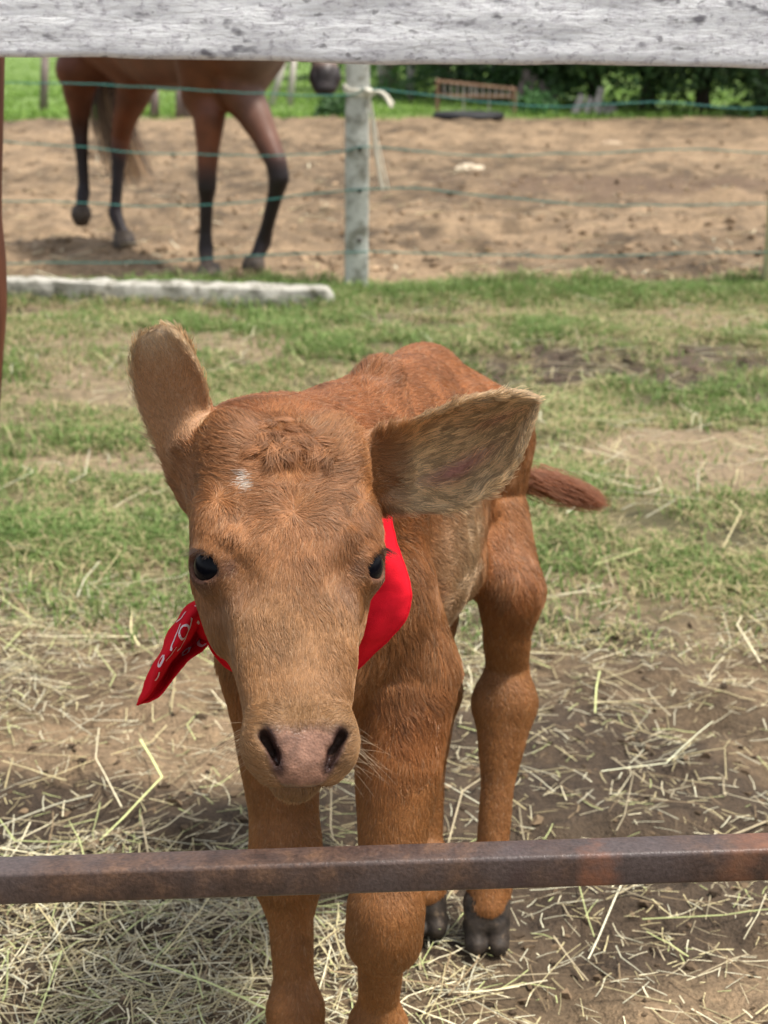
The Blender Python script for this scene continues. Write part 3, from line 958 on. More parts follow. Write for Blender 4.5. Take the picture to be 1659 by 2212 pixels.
def calf_regions(p, n):
    """albedo, hair length, flow direction and hair density for surface points"""
    h = to_head(p)
    a, b, c = h.T
    t = (p - TS); s_ax = t @ TA; l_ax = t @ TL; z = p[:, 2]
    w_head = sstep(-.055, -.02, b) * (1 - sstep(.125, .15, -c - .15 * b)) * (np.abs(a) < .09) * (p[:, 1] < 1.24) * (z > .42)
    N = len(p)
    no = fbm(p[:, 0] * 40, p[:, 1] * 40, p[:, 2] * 40, s=101, octv=3)
    # ---- colour
    col = np.tile(V(.40, .148, .045), (N, 1))
    col = mixc(col, sstep(.60, .68, z) * .6, V(.34, .122, .042))                          # dark back
    col = mixc(col, (1 - sstep(.30, .42, z)) * .8, V(.385, .168, .054))                   # legs
    side = sstep(-.01, .13, s_ax + .03 * no) * (1 - sstep(.14, .27, s_ax + .03 * no)) * (1 - sstep(.50, .63, z + .02 * no)) * sstep(.36, .40, z)
    col = mixc(col, side * .9, V(.60, .42, .26))                                        # pale flank
    thigh = sstep(.22, .34, s_ax) * sstep(.30, .46, z) * (1 - sstep(.52, .62, z))
    col = mixc(col, thigh * .35, V(.44, .24, .105))
    chest = (1 - sstep(.0, .06, s_ax)) * (1 - w_head) * (1 - sstep(.50, .60, z)) * sstep(.38, .45, z)
    col = mixc(col, chest * .35, V(.44, .25, .12))
    hc = np.tile(V(.42, .178, .064), (N, 1))
    hc = mixc(hc, sstep(.13, .20, b) * .7, V(.47, .245, .100))
    hc = mixc(hc, sstep(.235, .265, b) * .7, V(.50, .275, .12))
    hc = mixc(hc, (1 - sstep(-.01, .03, b)) * .7, V(.36, .125, .040))
    hc = mixc(hc, sstep(.042, .06, -c) * sstep(.2, .25, b) * .35, V(.50, .33, .19))
    eye_hollow_shade = np.exp(-((np.abs(a) - .040) / .012) ** 2 - ((b - .165) / .018) ** 2)
    hc = mixc(hc, eye_hollow_shade * .7, V(.22, .095, .04))  # shade of the hollow below the inner eye corner painted into the coat
    col = col * (1 - w_head[:, None]) + hc * w_head[:, None]
    spot = np.exp(-((a + .0300) / .0034) ** 2 - ((b - .0785) / .0090) ** 2)
    col = mixc(col, w_head * sstep(.35, .6, spot * (1 + .6 * no)) * (c > -.03), V(.95, .93, .90))
    col = col * (1 + .16 * no)[:, None]
    # ---- flow
    fl = np.tile(TA * .8 + V(0, 0, -.55), (N, 1))
    fl = fl + TL[None] * (np.sign(l_ax) * .25)[:, None]
    k = sstep(.58, .66, z)[:, None] * (1 - w_head)[:, None]
    fl = fl * (1 - k) + (TA[None] * 1.0 + TL[None] * (l_ax * 6)[:, None] + V(0, 0, -.1)) * k
    k = (1 - sstep(.36, .46, z))[:, None]
    fl = fl * (1 - k) + V(0, .12, -1) * k
    k = chest[:, None]
    fl = fl * (1 - k) + (V(0, 0, -1) + TL[None] * (np.sign(l_ax) * .25)[:, None]) * k
    k = (sstep(.17, .24, s_ax + .15 * (.45 - z)) * (1 - sstep(.52, .62, z)))[:, None]
    fl = fl * (1 - k) + (V(0, 0, -1.0) + TA * .15) * k
    def rad(a0, b0, pw):
        da, dbb = a - a0, b - b0
        r = np.sqrt(da ** 2 + dbb ** 2) + 1e-4
        w = r ** -pw
        return (ha[None] * (da / r * w)[:, None] + hb[None] * (dbb / r * w)[:, None])
    hf = rad(.0, .106, 1.0) + rad(.002, .048, 1.2) * .8
    hf = hf + .12 * rad(-.056, .092, 1.4) * 1.0 + .12 * rad(.056, .092, 1.4)
    hf = unit(hf) + hb[None] * (sstep(.12, .2, b) * 1.6)[:, None]
    hf = hf + (-hn)[None] * (sstep(.02, .06, -c) * .6)[:, None]
    up = (b > .252) & (c > -.03) & (np.abs(a) > .012)
    hf[up] = (ha[None] * (np.sign(a) * .9)[:, None] - hb[None] * .35)[up]
    fl = fl * (1 - w_head[:, None]) + hf * w_head[:, None] * 1.0
    ln = np.full(N, .0115)
    ln = ln + .010 * chest + .009 * side * (1 - sstep(.44, .5, z)) + .004 * side
    ln = ln * (1 - .5 * (1 - sstep(.28, .40, z)))
    hl = .0090 + .003 * np.exp(-((b - .06) / .05) ** 2) + .005 * np.exp(-((b - .030) / .020) ** 2 - (a / .032) ** 2)
    hl = hl + .006 * np.exp(-((b - .034) / .016) ** 2 - (a / .022) ** 2)
    hl = hl * (1 - .45 * sstep(.16, .27, b)) + .0035 * sstep(.040, .05, -c) * sstep(.24, .27, b)
    ln = ln * (1 - w_head) + hl * w_head
    dens = np.ones(N)
    dens = dens + 1.3 * w_head
    dens = dens * (1 - .6 * (s_ax > .1) * (l_ax < -.02))                                  # far side seen by nobody close by
    # bare skin: nose pad, eye rims, mouth
    pad = sstep(.2640, .2810, b + .003 * no + .16 * np.abs(a) ** 1.0 * 0 - .25 * np.maximum(np.abs(a) - .014, 0)) * (np.abs(a) < .032) * (c > -.034) * (w_head > .5)
    pad = pad * (1 - sstep(.0255, .0305, np.abs(a) + .70 * np.maximum(-.004 - c, 0) + .0015 * no))
    bare = pad > .88
    ln = ln * (1 - .6 * pad)
    dens = dens * (1 - .85 * sstep(.3, .9, pad))
    lipc = pad * sstep(.018, .028, -c)
    er = np.minimum(np.linalg.norm(p - EYE[0], axis=1), np.linalg.norm(p - EYE[1], axis=1))
    bare |= er < EYE_R + .0034
    near_eye = 1 - sstep(EYE_R + .002, EYE_R + .014, er)
    ln = ln * (1 - .72 * near_eye)
    col = mixc(col, pad, V(.31, .165, .108))
    col = mixc(col, lipc * .7, V(.13, .075, .062))
    col = col * (1 + (pad * .35 * fbm(p[:, 0] * 160, p[:, 1] * 160, p[:, 2] * 160, s=111, octv=2))[:, None])
    dark_rim = (1 - sstep(EYE_R + .0030, EYE_R + .0065, er))
    col = mixc(col, dark_rim * .85, V(.085, .035, .025))
    lidl = np.exp(-((er - EYE_R - .0050) / .0018) ** 2) * (b < .128) * (w_head > .3)
    col = mixc(col, lidl * .5, V(.55, .33, .22))
    for sd in (-1, 1):
        q0, q1 = HL(sd * .0270, .2770, -.0010), HL(sd * .0170, .2970, -.0140)
        ab = q1 - q0
        tt = np.clip((p - q0) @ ab / (ab @ ab), 0, 1)
        dd = np.linalg.norm(p - q0 - tt[:, None] * ab, axis=1)
        col = mixc(col, (1 - sstep(.0040, .0090, dd)) * .92, V(.040, .020, .018))
        bare |= dd < .0064
        e0, e1 = HL(sd * .0280, .2770, -.0100), HL(sd * .0205, .2870, -.0185)
        ab = e1 - e0
        tt = np.clip((p - e0) @ ab / (ab @ ab), 0, 1)
        d2 = np.linalg.norm(p - e0 - tt[:, None] * ab, axis=1)
        col = mixc(col, (1 - sstep(.0060, .0085, d2)) * .95, V(.035, .018, .016))
        bare |= d2 < .0075
    mth = (b > .284) & (c < -.0340) & (c > -.0435) & (np.abs(a) < .03) & (w_head > .4)
    col[mth] = V(.10, .05, .04); bare |= mth
    # ears
    for sheet, inner_sign, tagn in ((EAR_A, 1, 'A'), (EAR_B, 1, 'B')):
        d, s, tt, nn, tg = ear_info(p, sheet)
        on = (d < .014) & (s > .04)
        on &= ~((np.abs(a) < .055) & (s < .25))
        w = np.where(on, sstep(.06, .22, s), 0)
        view = unit(V(0, 0, 1.0) - p)
        facing = (n * view).sum(1) > 0                  # surface that looks at the camera's side of the pen
        # which side of the sheet: the concave side is the inside of the ear
        ctr = sheet[:, [0, -1]].mean(1).mean(0) if tagn == 'B' else None
        edge = np.minimum(tt, 1 - tt) * 2
        sgn = (n * nn).sum(1)
        ins = (sgn > 0) if tagn == 'B' else (sgn > 0)
        ins = ins if EAR_IN[tagn] > 0 else ~ins
        outc = np.tile(V(.70, .39, .21), (N, 1))
        outc = mixc(outc, sstep(.5, .95, s) * .6, V(.94, .76, .52))  # light on the ear top painted in: colour lightens towards the tip
        inc = np.tile(V(.86, .62, .36), (N, 1))
        inc = mixc(inc, (1 - sstep(.1, .45, edge)) * .8, V(.80, .60, .38))
        inc = mixc(inc, (1 - sstep(.05, .42, tt + .30 * s)) * (1 - sstep(.55, .85, s)), V(.84, .48, .22))
        skin = np.exp(-((s - .46) / .17) ** 2 - ((tt - .66) / .10) ** 2)
        skin = np.maximum(skin, .55 * np.exp(-((s - .68) / .16) ** 2 - ((tt - .30) / .07) ** 2))
        ec = np.where(ins[:, None], inc, outc)
        ec = mixc(ec, (1 - sstep(.02, .14, edge)) * .7 * (s > .25), V(.78, .58, .36))
        ec = mixc(ec, skin * ins * .95, V(.66, .28, .22))
        col = col * (1 - w[:, None]) + ec * w[:, None]
        dire = tg + np.where(ins, .55, 0)[:, None] * unit(np.gradient(sheet, axis=1)).reshape(-1, 3)[0][None] * (0.5 - tt)[:, None] * 0
        gv = unit(sheet[:, -1] - sheet[:, 0]).mean(0)
        dire = dire + gv[None] * ((tt - .5) * np.where(ins, 1.1, .5) * (1 - 0 * s))[:, None]
        fl = fl * (1 - w[:, None]) + dire * w[:, None]
        el = np.where(ins, .013, .0040) * (1 - .35 * sstep(.7, 1, s))
        el = np.where((edge < .15) & ~ins, .0060, el)
        ln = ln * (1 - w) + el * w
        dens = np.where(on, 2.0 + .8 * ins, dens)
        dens = dens * (1 - .93 * np.clip(skin * 1.5, 0, 1) * ins * on)
    strk = np.zeros(N)
    for sheet, key in ((EAR_A, 'A'), (EAR_B, 'B')):
        d, s, tt, nn, tg = ear_info(p, sheet)
        sg = (n * nn).sum(1) * EAR_IN[key] > 0
        strk = np.maximum(strk, (d < .014) * sstep(.1, .25, s) * sg)
    dens[bare] = 0
    return np.clip(col, .01, .95), ln, fl, dens, pad, strk

EAR_IN = {'A': 1, 'B': 1}
# decide which side of each ear sheet is the hollow
for key, sh in (('A', EAR_A), ('B', EAR_B)):
    du = np.gradient(sh, axis=0)[30, 17]; dv = np.gradient(sh, axis=1)[30, 17]
    nrm = np.cross(du, dv)
    chord = (sh[30, 0] + sh[30, -1]) / 2 - sh[30, 17]
    EAR_IN[key] = 1 if nrm @ chord > 0 else -1

ccol, cln, cfl, cden, cpad, cstr = calf_regions(CV, CN)

def skin_material():
    t = NT("calf_hide")
    an = t.n('ShaderNodeAttribute', attribute_name="Col")
    c = an.outputs['Color']
    wet = t.n('ShaderNodeMapRange', {'Value': an.outputs['Alpha'], 3: 0.62, 4: 0.30}).outputs[0]
    co = t.coord()
    k = t.noise(co, 420, 3)
    k2 = t.n('ShaderNodeTexVoronoi', {'Vector': co, 'Scale': 520.0}).outputs['Distance']
    c = t.mix(1.0, c, t.ramp(k, [(0.3, (.75,) * 3), (0.7, (1.15,) * 3)]), 'MULTIPLY')
    hh = t.n('ShaderNodeMath', {0: k, 1: k2}, operation='ADD').outputs[0]
    t.principled(c, wet, 0.30, t.bump(hh, 0.3, 0.0012), **{'Subsurface Weight': 0.06, 'Subsurface Radius': (.006, .002, .001)})
    return t.m

calf = empty("calf", (0.03, 1.42, 0.0), "small reddish-brown calf facing out of the pen with one ear raised", "calf")
body = mobj("body", CV, CQ, skin_material(), calf, col=np.c_[ccol * np.where(cden > 0, .55, 1.0)[:, None], cpad])

# ---- eyes
def build_eyes():
    t = NT("eye_dark")
    t.principled(V(.004, .004, .006), 0.16, 0.12)
    eyes = []
    for i in (0, 1):
        F = Field(EYE[i] - .03, EYE[i] + .03, .0016)
        F.cone(EYE[i], EYE_R, EYE[i] + EYE_DIR[i] * .0005, EYE_R, 0)
        F.ell(EYE[i] + EYE_DIR[i] * .006, (EYE_R * .74,) * 3, None, .004)
        v, q = F.mesh(1)
        eyes.append(mobj("eye", v, q, t.m, calf))
    # lashes
    lm = NT("lash")
    lm.principled(V(.035, .018, .012), 0.5, 0.3)
    for i, sd in ((0, -1), (1, 1)):
        e, d = EYE[i], EYE_DIR[i]
        ax = unit(hb * .50 + (-sd * ha * .6 + hn * .8) * .87); ax = unit(ax - d * (ax @ d))
        sh = np.cross(d, ax); up = sh if sh @ hb < 0 else -sh
        n = 64
        u = RNG.uniform(-.95, .75, n)
        L = RNG.uniform(.012, .021, n) * (1 - .3 * np.abs(u))
        root = e + d * (EYE_R * .62) + up * (.0105 * np.sqrt(np.maximum(1 - u ** 2, 0.05)))[:, None] + ax * (.0145 * u)[:, None] + d * .004
        root = root + RNG.normal(0, .0007, (n, 3))
        out = unit(d[None] * 1.0 + up[None] * .12 - ax[None] * .10 + ax[None] * (u * .22)[:, None] + ha[None] * sd * .35 + RNG.normal(0, .07, (n, 3)))
        K = 5
        tt = np.linspace(0, 1, K)
        droop = unit(hb * .9 - up * .2)
        pts = root[:, None] + out[:, None] * (L[:, None] * tt[None])[..., None] + droop[None, None] * (L[:, None] * .55 * tt[None] ** 2)[..., None]
        rad = np.tile(np.linspace(.00016, .00004, K), (n, 1))
        hair_object("eyelash", pts, rad, np.tile(V(.03, .015, .01), (n, 1)), lm.m, eyes[i])

build_eyes()

# ---- cloven hooves
def build_hooves():
    t = NT("hoof_horn")
    co = t.coord()
    k = t.noise(co, 90, 4)
    t.principled(t.ramp(k, [(.3, (.012, .009, .007)), (.60, (.040, .029, .021)), (.75, (.15, .105, .065))]), 0.6, 0.3, t.bump(k, .6, .003))
    for (x, y, ang) in ((-.008, 1.246, -4), (-.087, 1.270, -8), (.117, 1.530, -2), (.046, 1.563, 6)):
        c = V(x, y, 0)
        f = V(math.sin(R(ang)), -math.cos(R(ang)), 0); l = V(-f[1], f[0], 0)
        F = Field(c - V(.05, .06, .004), c + V(.05, .05, .075), .002)
        for sd in (-1, 1):
            lat = l * sd
            F.cone(c + lat * .0115 + V(0, 0, .050) - f * .008, .0160, c + lat * .0125 + f * .016 + V(0, 0, .012), .0125, .004)
            F.cone(c + lat * .0120 + f * .022 + V(0, 0, .010), .0108, c + lat * .0130 - f * .016 + V(0, 0, .014), .0145, .006)
            F.cone(c + V(0, 0, .050) - f * .006, .019, c + lat * .006 + V(0, 0, .030) + f * .004, .015, .006)
            F.cone(c + lat * .0120 - f * .030 + V(0, 0, .066), .006, c + lat * .0130 - f * .034 + V(0, 0, .058), .005, .004)
        zc = (F.lo[2] + F.h * np.arange(F.n[2]))[None, None, :]
        F.f = np.maximum(F.f, (0.001 - zc).astype(np.float32))
        v, q = F.mesh(1)
        mobj("hoof", v, q, t.m, calf)

build_hooves()

# ------------------------------------------------------------------ bandana
def grid_faces(nu, nv, wrap=False):
    i = np.arange(nu * nv).reshape(nu, nv)
    if wrap:
        i = np.vstack([i, i[:1]])
    return np.stack([i[:-1, :-1], i[1:, :-1], i[1:, 1:], i[:-1, 1:]], -1).reshape(-1, 4)

def cloth_mat(name, base):
    t = NT(name)
    co = t.coord()
    w = t.n('ShaderNodeTexWave', {'Vector': co, 'Scale': 420.0, 'Distortion': 1.0})
    k = t.noise(co, 900, 2)
    k2 = t.noise(co, 60, 3)
    c = t.mix(1.0, (*base, 1), t.ramp(k2, [(.3, (.86,) * 3), (.7, (1.1,) * 3)]), 'MULTIPLY')
    t.principled(c, 0.95, 0.06, t.bump(k, .6, .0008))
    return t.m

REAR = [(838, 1092, 1.240), (850, 1150, 1.235), (868, 1205, 1.228), (884, 1255, 1.220), (887, 1295, 1.214), (873, 1338, 1.208), (846, 1373, 1.205),
        (808, 1408, 1.205), (765, 1442, 1.207), (690, 1472, 1.21), (600, 1482, 1.21), (520, 1458, 1.205), (474, 1428, 1.20), (446, 1372, 1.198),
        (428, 1310, 1.205), (428, 1240, 1.22), (455, 1150, 1.25), (520, 1050, 1.29), (640, 985, 1.31), (760, 1005, 1.295), (818, 1045, 1.262)]

def build_bandana():
    red = cloth_mat("red_cotton", V(.66, .012, .024))
    white = NT("white_print"); white.principled(V(.75, .60, .62), .8, .1)
    ban = empty("bandana", P(640, 1480, 1.21), "red printed bandana knotted around the neck of the calf", "bandana")
    rear = np.array([P(*q) for q in REAR])
    front = []
    for (x, y, Y) in REAR:
        f = .46 if y > 1080 else .30
        front.append(P(x + (645 - x) * f, y + (1270 - y) * f * .55, Y - (.018 if y > 1080 else .0)))
    front = np.array(front)
    NU, NV = 160, 14
    cl = lambda q: bez(np.vstack([q, q[:1]]), NU + 1)[:-1]
    A, B = cl(rear), cl(front)
    t = np.linspace(0, 1, NV)[None, :, None]
    th = np.linspace(0, 2 * np.pi, NU, endpoint=False)
    bulge = V(0, -.35, .1) * .030
    S = A[:, None] * (1 - t) + B[:, None] * t
    fold = (.35 + .65 * np.abs(np.sin(th * 2.5 + .4)))[:, None, None]
    S = S + bulge[None, None] * (4 * t * (1 - t)) * fold
    S = S + V(0, -1, .3) * (.0022 * np.sin(t * 9 + 3 * np.sin(th * 3)[:, None, None]) * np.sin(np.pi * t))
    cr = np.stack([fbm(S[..., 0] * 45, S[..., 1] * 45, S[..., 2] * 45, s=601 + j, octv=3) for j in range(3)], -1)
    S = S + cr * .0016
    # rolled hem along the free edge
    S[:, 0] += V(0, -.0015, 0)
    global BAND_PTS
    BAND_PTS = S[::2, ::2].reshape(-1, 3)
    band = o = mobj("band", S.reshape(-1, 3), grid_faces(NU, NV, True), red, ban)
    m = o.modifiers.new("thick", 'SOLIDIFY'); m.thickness = .0012; m.offset = 0
    hem = MB(); hem.tube(np.vstack([S[:, 0], S[:1, 0]]), .0011, 6, cap=False)
    hem.build("hem", red, band, True)
    # tail end hanging from the knot
    U = [(442, 1292, 1.195), (405, 1310, 1.178), (370, 1355, 1.165), (343, 1412, 1.16), (320, 1462, 1.155), (299, 1528, 1.15)]
    G = [(444, 1312, 1.178), (412, 1338, 1.145), (384, 1385, 1.132), (355, 1435, 1.130), (331, 1480, 1.138), (302, 1527, 1.15)]
    W = [(447, 1345, 1.188), (424, 1378, 1.190), (393, 1412, 1.180), (363, 1452, 1.172), (339, 1490, 1.158), (304, 1526, 1.15)]
    L = [(452, 1380, 1.176), (440, 1402, 1.166), (408, 1424, 1.156), (374, 1466, 1.152), (347, 1503, 1.148), (307, 1525, 1.15)]
    rows = [bez(np.array([P(*q) for q in e]), 40) for e in (U, G, W, L)]
    T = np.stack([bez(np.stack([r[i] for r in rows]), 22) for i in range(40)])
    T = T + V(0, 1, 0) * (.0012 * np.sin(np.linspace(0, 14, 40))[:, None, None])
    T = T + np.stack([fbm(T[..., 0] * 60, T[..., 1] * 60, T[..., 2] * 60, s=611 + j, octv=3) for j in range(3)], -1) * .0016
    tail = o = mobj("tail_end", T.reshape(-1, 3), grid_faces(40, 22), red, ban)
    m = o.modifiers.new("thick", 'SOLIDIFY'); m.thickness = .0012; m.offset = 0
    # knot
    c = P(446, 1338, 1.182)
    F = Field(c - .04, c + .04, .0018)
    F.ell(c, (.010, .013, .019), None, .004)
    F.cone(c + V(-.006, -.008, .012), .006, c + V(.010, -.010, -.014), .006, .004)
    F.cone(c + V(.004, -.004, .016), .005, c + V(.012, -.002, -.018), .007, .004)
    v, q = F.mesh(1)
    mobj("knot", v, q, red, ban)
    # printed paisley lines
    def ribbon(surf, uv, w):
        uv = bez(np.array(uv, float), 26)
        nu, nv = surf.shape[:2]
        def at(u, v):
            u = np.clip(u, 0, 1) * (nu - 1.001); v = np.clip(v, 0, 1) * (nv - 1.001)
            i, j = u.astype(int), v.astype(int); fu, fv = (u - i)[:, None], (v - j)[:, None]
            return surf[i, j] * (1 - fu) * (1 - fv) + surf[i + 1, j] * fu * (1 - fv) + surf[i, j + 1] * (1 - fu) * fv + surf[i + 1, j + 1] * fu * fv
        p = at(uv[:, 0], uv[:, 1])
        tan = unit(np.gradient(p, axis=0))
        toc = unit(V(0, 0, 1) - p)
        nr = unit(np.cross(at(np.minimum(uv[:, 0] + .02, 1), uv[:, 1]) - p + 1e-9, at(uv[:, 0], np.minimum(uv[:, 1] + .02, 1)) - p + 1e-9))
        nr = nr * np.sign((nr * toc).sum(1))[:, None]
        sd = unit(np.cross(nr, tan)) * w
        base = p + nr * .0011
        n = len(p)
        v = np.concatenate([base - sd, base + sd])
        f = np.array([[i, i + 1, n + i + 1, n + i] for i in range(n - 1)])
        return v, f
    lines = [(T, [(.20, .30), (.26, .38), (.33, .40), (.37, .34), (.34, .27), (.28, .28), (.26, .36), (.36, .46), (.44, .44)], .0007),
             (T, [(.30, .20), (.37, .22), (.45, .24), (.50, .30)], .0006),
             (T, [(.06, .30), (.10, .36), (.08, .44), (.12, .48), (.15, .42)], .0007),
             (T, [(.05, .55), (.09, .50), (.13, .56), (.10, .63)], .0007),
             (T, [(.12, .86), (.17, .78), (.22, .84), (.20, .94), (.14, .96)], .0009),
             (T, [(.45, .33), (.52, .37), (.58, .36)], .0005),
             (T, [(.56, .26), (.60, .31), (.65, .28), (.62, .22), (.57, .24)], .0006),
             (T, [(.22, .12), (.27, .15), (.32, .12)], .0006),
             (T, [(.30, .78), (.35, .84), (.40, .80), (.36, .74), (.31, .77)], .0007),
             (T, [(.04, .15), (.08, .20), (.12, .16), (.09, .10)], .0007),
             (T, [(.68, .33), (.72, .36), (.76, .33)], .0005)]
    sb = S[np.arange(NU), :]
    i0 = int(NU * 14.0 / len(REAR))
    lb = S[i0 - 8:i0 + 10]
    lines += [(lb, [(.55, .05), (.62, .12), (.58, .2), (.68, .26), (.75, .2)], .0008), (lb, [(.75, .30), (.82, .24), (.9, .3), (.86, .38)], .0008)]
    vs, fs, off = [], [], 0
    for sf, uv, w in lines:
        v, f = ribbon(sf, uv, w * 1.5)
        vs.append(v); fs.append(f + off); off += len(v)
    mobj("paisley_print", np.concatenate(vs), np.concatenate(fs), white.m, tail)

build_bandana()

def BAND_SKIP(p):
    out = np.zeros(len(p), bool)
    lo, hi = BAND_PTS.min(0) - .02, BAND_PTS.max(0) + .02
    idx = np.nonzero(((p > lo) & (p < hi)).all(1))[0]
    Q = BAND_PTS
    for i in range(0, len(idx), 20000):
        j = idx[i:i + 20000]
        d2 = (p[j] ** 2).sum(1)[:, None] + (Q ** 2).sum(1)[None] - 2 * p[j] @ Q.T
        out[j] = d2.min(1) < .009 ** 2
    # keep the face itself fully haired
    h = to_head(p)
    return out & ~((h[:, 1] > .0) & (h[:, 2] > -.09))

# ---- fur
def build_fur(n_total, skip=None):
    tri = np.concatenate([CQ[:, [0, 1, 2]], CQ[:, [0, 2, 3]]])
    p0, p1, p2 = CV[tri[:, 0]], CV[tri[:, 1]], CV[tri[:, 2]]
    ar = 0.5 * np.linalg.norm(np.cross(p1 - p0, p2 - p0), axis=1)
    d3 = cden[tri].min(1)
    w = ar * d3
    cdf = np.cumsum(w); cdf /= cdf[-1]
    ti = np.searchsorted(cdf, RNG.random(n_total))
    r1, r2 = np.sqrt(RNG.random(n_total)), RNG.random(n_total)
    b0, b1, b2 = 1 - r1, r1 * (1 - r2), r1 * r2
    def itp(A):
        T = tri[ti]
        s = (slice(None), None) if A.ndim > 1 else slice(None)
        return A[T[:, 0]] * b0[s] + A[T[:, 1]] * b1[s] + A[T[:, 2]] * b2[s]
    p, nrm, col, ln, fl, sk = itp(CV), unit(itp(CN)), itp(ccol), itp(cln), itp(cfl), itp(cstr)
    if skip is not None:
        k = ~skip(p)
        p, nrm, col, ln, fl, sk = p[k], nrm[k], col[k], ln[k], fl[k], sk[k]
    n = len(p)
    # wander of the lie of the coat
    g = np.stack([fbm(p[:, 0] * 55, p[:, 1] * 55, p[:, 2] * 55, s=200 + j, octv=2) for j in range(3)], 1)
    leg = 1 - sstep(.34, .44, p[:, 2])
    fl = unit(fl) + (.38 - .22 * leg - .14 * (p[:, 1] > 1.26) * (1 - leg))[:, None] * g + RNG.normal(0, .13, (n, 3))
    fl = unit(fl - nrm * (fl * nrm).sum(1)[:, None])
    ln = ln * RNG.uniform(.65, 1.2, n)
    K = 5
    t = np.linspace(0, 1, K)
    lift = RNG.uniform(.12, .28, n) + .08 * g[:, 0]
    lift = np.clip(lift, .08, .6)
    curl = np.cross(nrm, fl) * (g[:, 1] * .35)[:, None]
    wav = RNG.normal(0, .10, n) + .12 * g[:, 2]
    pts = p[:, None] + (fl[:, None] * (ln[:, None] * t[None])[..., None]) \
        + nrm[:, None] * (ln[:, None] * lift[:, None] * (t - .62 * t ** 2)[None])[..., None] \
        + curl[:, None] * (ln[:, None] * (t ** 2)[None])[..., None] \
        + np.cross(nrm, fl)[:, None] * ((ln * wav)[:, None] * np.sin(t * 3.0)[None])[..., None]
    # clump tips
    cell = np.where(ln > .012, .0046, .0032)
    jit = .5 * g
    key = np.floor(p / cell[:, None] + jit).astype(np.int64)
    hsh = (key[:, 0] * 73856093) ^ (key[:, 1] * 19349663) ^ (key[:, 2] * 83492791)
    _, inv = np.unique(hsh, return_inverse=True)
    m = inv.max() + 1
    ct = np.bincount(inv, minlength=m)
    tipc = np.stack([np.bincount(inv, pts[:, -1, j], m) / ct for j in range(3)], 1)[inv]
    midc = np.stack([np.bincount(inv, pts[:, 2, j], m) / ct for j in range(3)], 1)[inv]
    ck = np.clip(.85 * np.clip(ln / .012, .5, 1.1) * RNG.uniform(.5, 1.15, n), 0, .95)[:, None] * (1 - .6 * leg)[:, None]
    pts[:, -1] += (tipc - pts[:, -1]) * ck
    pts[:, 3] += (tipc * .6 + midc * .4 - pts[:, 3]) * ck * .5
    pts[:, 2] += (midc - pts[:, 2]) * ck * .35
    shade = _hash(inv, inv * 0 + 3, inv * 0, 5)
    col = col * V(.645, .61, .54) * np.clip(1 + (shade - .5) * (.62 * np.clip((ln - .003) / .009, .2, 1)) * (1 - .6 * leg) + RNG.normal(0, .13, n), .25, 2)[:, None]
    col = col * (1 + sk * ((shade > .5) * .42 - .10))[:, None]
    tipl = RNG.random(n) < .06
    col[tipl] = col[tipl] * .6 + V(.50, .33, .19) * .4
    rad = np.linspace(1.0, .25, K)[None] * (.00021 + .00008 * RNG.random(n))[:, None] * np.clip(p[:, 1] / 1.15, .9, 1.5)[:, None]
    o = hair_object("fur", pts, rad, np.clip(col, .012, .95), hair_mat("calf_fur"), calf)
    # tuft at the end of the tail
    m = 3000
    tl0, tl1 = P(1140, 1032, 1.795), P(1235, 1056, 1.78)
    u = RNG.random(m)
    root = tl0 + (tl1 - tl0) * u[:, None] + RNG.normal(0, .0075, (m, 3)) * (1 - .45 * u)[:, None]
    dd = unit(unit(tl1 - tl0)[None] + RNG.normal(0, .10, (m, 3)))
    L = RNG.uniform(.030, .062, m) * (1 - .2 * u)
    pts = root[:, None] + dd[:, None] * (L[:, None] * t[None])[..., None] + V(0, 0, -1)[None, None] * (L[:, None] * .22 * (t ** 2)[None])[..., None]
    ax = P(1308, 1086, 1.775)
    pts[:, -1] += (ax - pts[:, -1]) * RNG.uniform(.2, .75, m)[:, None] * .8
    rad = np.linspace(1, .3, K)[None] * np.full((m, 1), .00035)
    hair_object("tail_tuft", pts, rad, V(.27, .085, .030)[None] * RNG.uniform(.6, 1.3, (m, 1)), hair_mat("tail_hair"), calf)
    # curly forelock between the ears
    m, K2 = 2600, 9
    locks = 46
    la = RNG.normal(.002, .017, locks); lb = RNG.uniform(.012, .052, locks)
    ang = RNG.normal(0, .75, locks); LL = RNG.uniform(.018, .032, locks)
    w = RNG.integers(0, locks, m)
    t2 = np.linspace(0, 1, K2)
    a0 = la[w] + RNG.normal(0, .0022, m); b0 = lb[w] + RNG.normal(0, .0022, m)
    c0 = np.interp(b0, HEAD[:, 0], HEAD[:, 2]) - .35 * (np.abs(a0) / .06) ** 2 * .03
    dira = np.sin(ang[w]) + RNG.normal(0, .12, m); dirb = np.cos(ang[w]) * np.where(lb[w] < .024, .35, 1.0) + RNG.normal(0, .12, m)
    Ls = LL[w] * RNG.uniform(.7, 1.1, m)
    ph = RNG.uniform(0, 6.28, locks)[w]
    curl2 = np.sin(t2[None] * 5.0 + ph[:, None]) - np.sin(ph)[:, None]
    pull = (1 - .55 * t2)[None]
    A_ = la[w][:, None] + (a0 - la[w])[:, None] * pull + dira[:, None] * Ls[:, None] * t2[None] + .0028 * curl2 * dirb[:, None]
    B_ = lb[w][:, None] + (b0 - lb[w])[:, None] * pull + dirb[:, None] * Ls[:, None] * t2[None] - .0028 * curl2 * dira[:, None]
    top = np.interp(B_, HEAD[:, 0], HEAD[:, 2]) - .35 * (np.abs(A_) / .06) ** 2 * .03
    C_ = top + .0012 + .0075 * np.sin(np.pi * np.clip(t2, 0, 1)) ** .8 * RNG.uniform(.5, 1.1, m)[:, None]
    pts = H0 + A_[..., None] * ha + B_[..., None] * hb + C_[..., None] * hn
